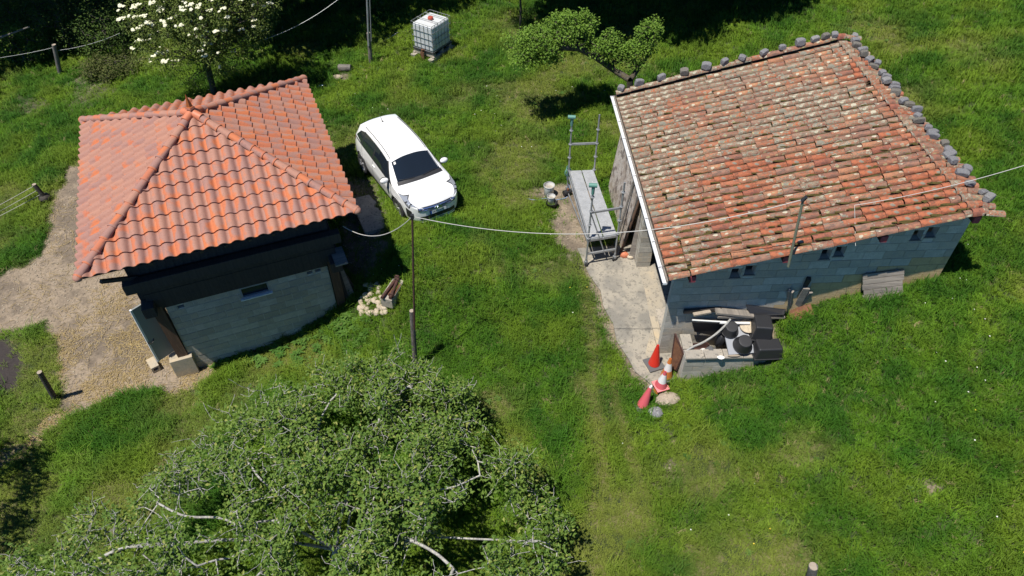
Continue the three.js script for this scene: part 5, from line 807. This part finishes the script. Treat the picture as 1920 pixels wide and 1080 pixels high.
// ---- water tank on its pallet
{
  const a = G(814, 117), r = G(847, 92), e = r.clone().sub(a).setY(0).normalize(), th = Math.atan2(-e.z, e.x), ctr = a.clone().addScaledVector(e, .6).add(V(Math.sin(th), 0, Math.cos(th)).multiplyScalar(-.5)); ctr.y = ground(ctr.x, ctr.z);
  const o = thing('water_tank', 'white caged plastic water tank on a pallet on the upper lawn', 'tank', ctr, th), y0 = .34; o.scale.setScalar(1.06);
  for (const z of [-.42, .42]) part('support_block', box(1.5, .14, .2, 0, .05, z, 0, 0, 0, .01), M.concrete, o);
  const pal = part('pallet', [box(1.18, .03, .98, 0, y0 - .03, 0)], M.rubber, o); for (const x of [-.5, 0, .5]) part('runner', box(.12, .17, .98, x, y0 - .13, 0, 0, 0, 0, .01), M.concrete, pal); for (const z of [-.46, .46]) part('deck_board', box(1.22, .05, .1, 0, y0 - .19, z), M.concrete, pal);
  const g = new RoundedBoxGeometry(1.12, .98, .93, 4, .08), p = g.attributes.position; for (let i = 0; i < p.count; i++) if (p.getY(i) > .4) p.setY(i, p.getY(i) + .06 * (1 - (p.getX(i) / .56) ** 2) * (1 - (p.getZ(i) / .465) ** 2)); g.computeVertexNormals();
  part('bottle', g.translate(0, y0 + .49, 0), mat('tank_plastic', { lin: [.78, .80, .80], roughness: .42, transmission: .3, thickness: 0 }), o);
  part('water', box(1.04, .52, .85, 0, y0 + .28, 0), mat('tank_water', { lin: [.16, .24, .24], roughness: .3 }), o);
  part('lid', [new THREE.CylinderGeometry(.1, .11, .06, 20).translate(0, y0 + 1.06, 0), box(.03, .03, .16, 0, y0 + 1.1, 0)], mat('lid_red', { lin: [.42, .08, .05], roughness: .6 }), o);
  const CR = .009, cg = []; const X = .58, Zz = .485, H = 1.04; for (const y of [.02, .27, .5, .75, H]) { cg.push(rod([-X, y0 + y, -Zz], [X, y0 + y, -Zz], CR, CR, 6), rod([-X, y0 + y, Zz], [X, y0 + y, Zz], CR, CR, 6), rod([-X, y0 + y, -Zz], [-X, y0 + y, Zz], CR, CR, 6), rod([X, y0 + y, -Zz], [X, y0 + y, Zz], CR, CR, 6)); }
  for (let k = 0; k <= 6; k++) for (const z of [-Zz, Zz]) cg.push(rod([-X + k * X / 3, y0, z], [-X + k * X / 3, y0 + H, z], CR, CR, 6)); for (let k = 0; k <= 5; k++) for (const x of [-X, X]) cg.push(rod([x, y0, -Zz + k * Zz / 2.5], [x, y0 + H, -Zz + k * Zz / 2.5], CR, CR, 6));
  for (const x of [-.2, .25]) cg.push(rod([x, y0 + H + .02, -Zz], [x, y0 + H + .02, Zz], .014, .014, 6));
  part('cage', cg, mat('cage_steel', { lin: [.3, .32, .32], roughness: .45, metalness: .6 }), o);
  part('valve', [rod([-.61, y0 + .02, .05], [-.68, y0 + .02, .05], .05, .05, 12), box(.04, .3, .16, -.72, y0 - .16, .05), rod([-.7, y0 + .1, .05], [-.7, y0 - .3, .05], .045, .04, 10)], M.rust, o);
}
// ---- posts, poles and wires
const post = (base, top, r, m, label, group) => { const o = thing('post', label, 'post', base, 0, group); part('shaft', rel(rod(base.clone().add(V(0, -.1, 0)), top, r, r * .88, 12), base), m, o); part('sawn_top', rel(rod(top, top.clone().add(V(0, .012, 0)), r * .86, r * .84, 12), base), M.pale_wood, o); return o; };
const nearBase = G(779, 692), nearStub = Z(772, 583, nearBase.z - .02), nearTop = Z(773, 406, nearBase.z - .05);
{
  const o = post(nearBase, nearStub, .07, M.post_wood, 'stub wooden post with a tall rusty pipe between the fruit tree and the car'); part('pipe', rel(rod(nearStub.clone().add(V(.02, -.6, .08)), nearTop, .026, .024, 10), nearBase), M.rust_pipe, o); part('clip', rel(box(.07, .1, .07, nearTop.x, nearTop.y, nearTop.z), nearBase), M.black_plastic, o);
  const fb = G(695, 117), fs = Z(691, 62, fb.z), ft = Z(686, -60, fb.z), o2 = post(fb, fs, .085, M.post_wood, 'stub wooden post with a steel pipe near the water tank'); part('pipe', rel(rod(fs.clone().add(V(-.05, -.5, .08)), ft, .04, .036, 10), fb), M.galvanised, o2); part('pipe', rel(rod(fs.clone().add(V(.08, -.3, .08)), ft.clone().add(V(.1, 0, 0)), .016, .016, 8), fb), M.galvanised, o2);
  const f1 = G(112, 139), f1t = Z(101, 84, f1.z), f2 = G(90, 377), f2t = Z(64, 346, f2.z), f3 = G(103, 748), f3t = Z(74, 698, f3.z + .1), f4 = G(1518, 1105), f4t = Z(1525, 1062, f4.z);
  post(f1, f1t, .095, M.post_wood, 'weathered round fence post in front of the dark bushes'); post(f2, f2t, .08, M.dark_bark, 'short dark fence post at the edge of the straw yard'); post(f3, f3t, .075, M.dark_bark, 'dark leaning post beside the ash patch', null); post(f4, f4t, .1, M.post_wood, 'round post with a pale sawn top standing in the lower lawn');
  const st = G(84, 372), sp = part('stump', stoneGeo(.2, .16, .2, 5, 2), M.dark_bark); sp.position.copy(st).add(V(.1, .1, .1)); tag(sp, 'low dark stump at the foot of the short fence post', 'stump');
  const wire = (a, b, sag, r, m, label, cat = 'wire', group) => solo(cat === 'cable' ? 'cable' : 'wire', tube(Array.from({ length: 13 }, (_, i) => { const t = i / 12, p = a.clone().lerp(b, t); p.y -= sag * 4 * t * (1 - t); return p; }), r, 5, 40), m, label, cat, group);
  wire(f1t.clone().add(V(0, -.1, 0)), W(-30, 112, .7), .05, .008, M.wire_grey, 'fence wire running from the weathered post into the bushes'); wire(f1t.clone().add(V(.05, -.25, 0)), W(225, 62, 1.0), .1, .007, M.wire_grey, 'slack fence wire from the weathered post towards the flowering shrub');
  for (const [k, py] of [[0, 400], [1, 412], [2, 420]]) wire(f2.clone().lerp(f2t, .95 - k * .25), W(-30, py, -.3 - .2 * k), .01, .008, M.cable_white, ['top', 'middle', 'bottom'][k] + ' strand of pale fence tape on the short dark post', 'wire');
  // supply cables
  const pt = barnP(2.85, 0, -.02), pb = Z(1478, 500, BO.z + .02), mastTop = Z(1506, 374, pb.z - .05);
  const ms = thing('cable_mast', 'green-grey wooden mast fixed to the barn verge carrying the white cable', 'mast', pb); part('shaft', rel(rod(pb, mastTop, .033, .027, 10), pb), mat('mast_wood', { lin: [.17, .18, .12], roughness: .9, bumpMap: B_grain, bumpScale: .004 }), ms); part('insulator', rel(rod(mastTop.clone().add(V(-.02, -.05, 0)), mastTop.clone().add(V(.05, .07, 0)), .045, .04, 10), pb), M.black_plastic, ms);
  wire(nearTop, mastTop, .72, .009, M.cable_white, 'white cable sagging from the rusty pipe to the barn mast', 'cable');
  const [hu, hw] = roofHit(1601, 388, .1), hook = barnP(hu, roofY(hu) + .15, hw); wire(hook, W(1990, 288, 5.6), .15, .008, M.cable_white, 'white cable running from the barn roof out over the upper lawn', 'cable');
  wire(hook, barnP(hu - .3, roofY(hu) - .15, -.06), 0, .006, M.cable_white, 'thin white string hanging over the barn verge', 'cable');
  const sc = W(643, 424, 2.55); wire(nearTop, sc, .45, .01, M.cable_white, 'white cable sagging from the rusty pipe to the shed eave', 'cable');
  wire(W(482, 78, 2.0), W(650, -14, 3.2), .22, .012, M.wire_grey, 'grey wire hanging between the flowering shrub and the wood', 'wire');
}
// ---- concrete trough with rusty pipes, rubble, slab edge
{
  const p = G(738, 556), o = thing('concrete_trough', 'concrete block lying on the grass beside the rubble', 'block', p, 1.25); part('body', box(.85, .34, .36, 0, .14, 0, 0, 0, 0, .02), M.concrete, o);
  for (const [dx, dz, l, m] of [[-.02, -.06, .95, 'straight rusty pipe lying on the concrete block'], [.05, .07, .85, 'flanged rusty pipe lying on the concrete block']]) { const q = thing('rusty_pipe', m, 'pipe', p.clone().add(V(0, .33, 0)), 1.25 + dx * 3); part('tube', rod([-l / 2, .05, dz], [l / 2, .03, dz], .045, .045, 14), M.rust_pipe, q); part('flange', rod([l / 2 - .1 * (dz > 0 ? 9 * l / 1.0 : 1), .045, dz], [l / 2 - .1 * (dz > 0 ? 9 * l / 1.0 : 1) + .05, .045, dz], .08, .08, 14), M.rust_pipe, q); }
  const rust = thing('rust_scrap', 'flat rusty scrap plate under the two pipes', 'scrap', p.clone().add(V(.02, .315, .02)), 1.25); part('plate', box(.5, .012, .24, 0, .006, .02), M.rust, rust);
  const c = G(700, 574), rb = thing('rubble_heap', 'heap of pale rubble stones at the corner of the shed', 'rubble', c); const gs = Array.from({ length: 6 }, (_, i) => stoneGeo(1, .8, .9, 700 + i, 1));
  for (let k = 0; k < 85; k++) { const px = rr(676, 724), py = rr(530, 592); if ((px - 700) / 26 + (py - 545) / 60 < -.75 || (px > 712 && py < 560)) continue; const q = G(px, py), s = rr(.05, .11), m = part('stone', gs[k % 6], M.rubble_stone, rb); m.position.copy(q.sub(c)).add(V(0, s * .5 + rr(0, .06), 0)); m.scale.setScalar(s); m.rotation.set(rr(0, 3), rr(0, 3), rr(0, 3)); }
  const s1 = G(694, 372), s2 = G(722, 428), sb = thing('slab_edge', 'rough concrete slab edge on the ground along the shed', 'slab', s1.clone().lerp(s2, .5), Math.atan2(-(s2.z - s1.z), s2.x - s1.x)); const sg = new THREE.BoxGeometry(s1.distanceTo(s2), .14, .7, 18, 1, 4), sp = sg.attributes.position; for (let i = 0; i < sp.count; i++) if (sp.getZ(i) < -.2) sp.setZ(i, sp.getZ(i) + (fbm(sp.getX(i) * 4 + 9, 3, 95, 3) - .5) * .35); part('body', flat(sg.translate(0, .03, .28)), M.concrete, sb);
  const bw = G(604, 166), bo = thing('metal_bowl', 'shiny metal bowl on the grass near the back of the shed', 'bowl', bw); part('bowl', lathe([[0, .01], [.12, .01], [.17, .07], [.19, .075], [.17, .062], [.12, .02], [0, .02]], 24), mat('bowl_steel', { lin: [.7, .7, .72], roughness: .2, metalness: 1 }), bo);
  const lg = G(648, 132), lo = part('log_stump', rod([-.25, .1, 0], [.25, .14, .05], .16, .13, 14), M.post_wood); lo.position.copy(lg); tag(lo, 'short grey log lying in the grass beside the pipe post', 'log'); const l2 = part('pale_stone', stoneGeo(.22, .08, .15, 44, 2), M.field_stone); l2.position.copy(G(633, 146)).add(V(0, .03, 0)); tag(l2, 'flat pale stone beside the short grey log', 'stone');
  solo('white_stick', rod(G(715, 80, .04), G(746, 61, .1), .02, .018, 8), M.cable_white, 'thin white stick lying in the grass before the water tank', 'stick'); solo('dead_trunk', rod(W(-20, 78, .9), W(56, 50, 1.2), .05, .03, 10), M.post_wood, 'pale fallen trunk leaning among the dark bushes', 'trunk');
}

// ---------------------------------------------------------------- grass, weeds, straw
{
  const blade = (L, pos, nor) => {
    const a = rnd() * 6.283, lean = rr(.25, 1.1), r = Math.sqrt(rnd()) * L.spread, x = Math.cos(rnd() * 6.283) * r, z = Math.sin(rnd() * 6.283) * r, h = L.h * rr(.55, 1.1), w = L.w * rr(.7, 1.2), dx = Math.cos(a), dz = Math.sin(a), sx = -dz * w / 2, sz = dx * w / 2;
    const p0 = [x, -.01, z], p1 = [x + dx * h * lean * .3, h * .6, z + dz * h * lean * .3], p2 = [x + dx * h * lean, h * (1 - lean * .25), z + dz * h * lean], q = (p, k) => [p[0] + sx * k, p[1], p[2] + sz * k];
    const T = [[q(p0, -1), q(p0, 1), q(p1, .85)], [q(p0, -1), q(p1, .85), q(p1, -.85)], [q(p1, -.85), q(p1, .85), p2]];
    for (const t of T) { const f = V(...t[1]).sub(V(...t[0])).cross(V(...t[2]).sub(V(...t[0]))).normalize(); if (f.y < 0) f.negate(); f.y += .8; f.normalize(); for (const v of t) { pos.push(...v); nor.push(f.x, f.y, f.z); } }
  };
  const tuft = (n, L) => { const pos = [], nor = []; for (let i = 0; i < n; i++) blade(L, pos, nor); const g = new THREE.BufferGeometry(); g.setAttribute('position', new THREE.Float32BufferAttribute(pos, 3)); g.setAttribute('normal', new THREE.Float32BufferAttribute(nor, 3)); return g; };
  const gm = mat('grass_blade', { lin: [1, 1, 1], roughness: .7, specularIntensity: .25, transmission: .3, thickness: 0 });
  const kinds = [tuft(11, { h: .1, w: .011, spread: .08 }), tuft(12, { h: .15, w: .013, spread: .085 }), tuft(16, { h: .24, w: .014, spread: .12 }), tuft(22, { h: .33, w: .014, spread: .16 })], lists = [[], [], [], []];
  const cen = V(0, EYE, 0), inView = (x, y, z) => { const dy = y - EYE, dep = -dy * SQ - z * SQ; if (dep < 3) return false; const px = 960 + FOC * x / dep, py = 540 - FOC * (dy * SQ - z * SQ) / dep; return px > -170 && px < 2090 && py > -120 && py < 1180; };
  const blocked = (x, z) => { const [u, w] = barnUW(x, z); if (u > .2 && u < 7.05 && w > .48 && w < 8.3) return true; const [a, b] = shedXZ(x, z); if (Math.abs(a) < 2.3 && Math.abs(b) < 2.75) return true; return polyDist(apronPoly, x, z) < -.04; };
  let tries = 0, placed = 0;
  while (placed < 260000 && tries++ < 1400000) {
    const z = rr(-40, -3.5), x = rr(-26, 26); if (Math.abs(x) > 9.5 - z * .62) continue; if (rnd() > Math.min(1, 15 / -z + .12)) continue;
    if (!inView(x, 0, z) && !inView(x, 2.5, z)) continue;
    const [d, ash, dry] = soil(x, z); if (rnd() < d * 1.02 || rnd() < ash * .97) continue; if (x > 2 && blocked(x, z) || x < -3 && blocked(x, z) || Math.abs(x) < 4 && polyDist(apronPoly, x, z) < -.04) continue;
    const y = ground(x, z), n1 = fbm(x * .55 + 11, z * .55 + 5, 101, 3), n2 = fbm(x * 1.9 + 31, z * 1.9 + 15, 102, 3), n3 = rnd();
    const sx = x * .8 + z * .6, sz = z * .8 - x * .6, lush = sm(.45, .62, fbm(sx * 3.2 + 5, sz * .7 + 9, 109, 2)) * .3 + sm(.42, .62, fbm(x * 3.3 + 8, z * 3.3 + 2, 108, 2)) * .4 + sm(.44, .64, n2) * .5 + sm(.45, .65, n1) * .4, front = x < -3.5 && z > -13.5 ? .5 : 0;
    let k = n3 < .45 ? 0 : 1; if (rnd() < lush * .22 + front * .35 && dry < .5) k = rnd() < .25 ? 3 : 2; if (dry > .6 || d > .15) k = 0;
    let c = mix3([.118, .235, .014], [.04, .125, .008], cl(lush * .98)); c = mix3(c, [.20, .27, .02], sm(.35, .7, fbm(x * .9 + 71, z * .9 + 45, 103, 3)) * .5); c = mix3(c, [.29, .27, .075], dry * .42); if (k < 2 && rnd() < .02) c = [.30, .26, .12];
    const v = rr(.78, 1.22); lists[k].push([x, y, z, rr(.75, 1.3), [c[0] * v, c[1] * v, c[2] * v]]); placed++;
  }
  const dm = new THREE.Object3D(), col = new THREE.Color();
  const inst = (name, g, m, list, label, category) => { const im = new THREE.InstancedMesh(g, m, list.length); list.forEach(([x, y, z, s, c, q], i) => { dm.position.set(x, y, z); dm.rotation.set(q ? q[0] : rr(-.1, .1), rnd() * 6.283, q ? q[1] : rr(-.1, .1)); dm.scale.setScalar(s); dm.updateMatrix(); im.setMatrixAt(i, dm.matrix); im.setColorAt(i, col.setRGB(...c)); }); im.name = numbered(name); im.castShadow = im.receiveShadow = true; tag(im, label, category, null, 'stuff'); scene.add(im); return im; };
  inst('lawn_grass', kinds[0], gm, lists[0], 'short mown lawn grass covering the slope', 'grass'); inst('lawn_grass', kinds[1], gm, lists[1], 'ordinary lawn grass growing all over the slope', 'grass'); inst('long_grass', kinds[2], gm, lists[2], 'longer darker grass in clumps on the lawn', 'grass'); inst('long_grass', kinds[3], gm, lists[3], 'tall tussocks of grass left unmown', 'grass');
  // broad-leaved weeds
  const wl = new Leaves(); for (let k = 0; k < 9; k++) { const a = k * 2.4, d = V(Math.cos(a), rr(.15, .6), Math.sin(a)).normalize(); wl.leaf(V(0, .01, 0), d, V(0, 1, 0), rr(.07, .13), rr(.03, .045), [1, 1, 1]); } const wg = wl.build(); wg.deleteAttribute('color');
  const weeds = []; for (let i = 0; i < 3600; i++) { const z = rr(-32, -4), x = rr(-16, 15), n = fbm(x * .7 + 3, z * .7 + 8, 105, 2); if (n < .5 || soil(x, z)[0] > .3 || blocked(x, z) || !inView(x, 1, z)) continue; weeds.push([x, ground(x, z) + .02, z, rr(.7, 1.5), mix3([.05, .13, .02], [.12, .20, .04], rnd())]); }
  for (let i = 0; i < 260; i++) { const p = G(rr(400, 690), rr(590, 690)); if (!blocked(p.x, p.z)) weeds.push([p.x, p.y + .05, p.z, rr(1, 2.2), mix3([.06, .15, .02], [.12, .22, .04], rnd())]); }
  inst('broadleaf_weeds', wg, gm, weeds, 'low broad-leaved weeds scattered through the lawn', 'weeds');
  // daisies
  const dz = merge([new THREE.CircleGeometry(.016, 6).rotateX(-Math.PI / 2)]); const da = []; for (let i = 0; i < 900; i++) { const z = rr(-26, -4), x = rr(-14, 14), n = fbm(x * .4 + 9, z * .4 + 2, 106, 2); if (n < .53 || soil(x, z)[0] > .2 || blocked(x, z)) continue; da.push([x, ground(x, z) + .11, z, rr(.7, 1.3), rnd() < .75 ? [.8, .8, .75] : [.7, .55, .05]]); }
  inst('daisies', dz, mat('daisy_petal', { lin: [1, 1, 1], roughness: .8 }), da, 'tiny white and yellow daisies dotted in the lawn', 'flowers');
  // straw and pebbles on the yard
  const sg = bar([-.09, 0, 0], [.09, .006, .01], .005, .004); const stw = []; let t2 = 0; while (stw.length < 5000 && t2++ < 90000) { const z = rr(-20, -8), x = rr(-17, -6), n = fbm(x * .9 + 2, z * .9 + 4, 107, 3); if (soil(x, z)[0] < .5 || rnd() > (sm(.38, .62, n) + .08) * (1.15 - sm(1.2, 5, Math.hypot(x + 10.3, z + 12.4))) || Math.abs(x + 9) > 7 || blocked(x, z)) continue; stw.push([x, ground(x, z) + rr(.006, .03), z, rr(.5, 1.5), mix3([.34, .245, .10], [.46, .35, .16], rnd()), [rr(-.2, .2), rr(-.25, .25)]]); }
  inst('straw', sg, mat('straw_stalk', { lin: [1, 1, 1], roughness: .7 }), stw, 'loose yellow straw strewn over the bare yard', 'straw');
  const pg = stoneGeo(.03, .018, .025, 9, 0), pb = []; t2 = 0; while (pb.length < 1900 && t2++ < 120000) { const z = rr(-30, -4), x = rr(-16, 12); if (soil(x, z)[0] < .35 || blocked(x, z)) continue; pb.push([x, ground(x, z) + .004, z, rr(.3, 1.3), mix3([.34, .29, .21], [.2, .16, .12], rnd())]); }
  inst('pebbles', pg, mat('pebble', { lin: [1, 1, 1], roughness: .9 }), pb, 'small pebbles and clods lying on the bare earth', 'pebbles');
}

renderer.render(scene, camera);
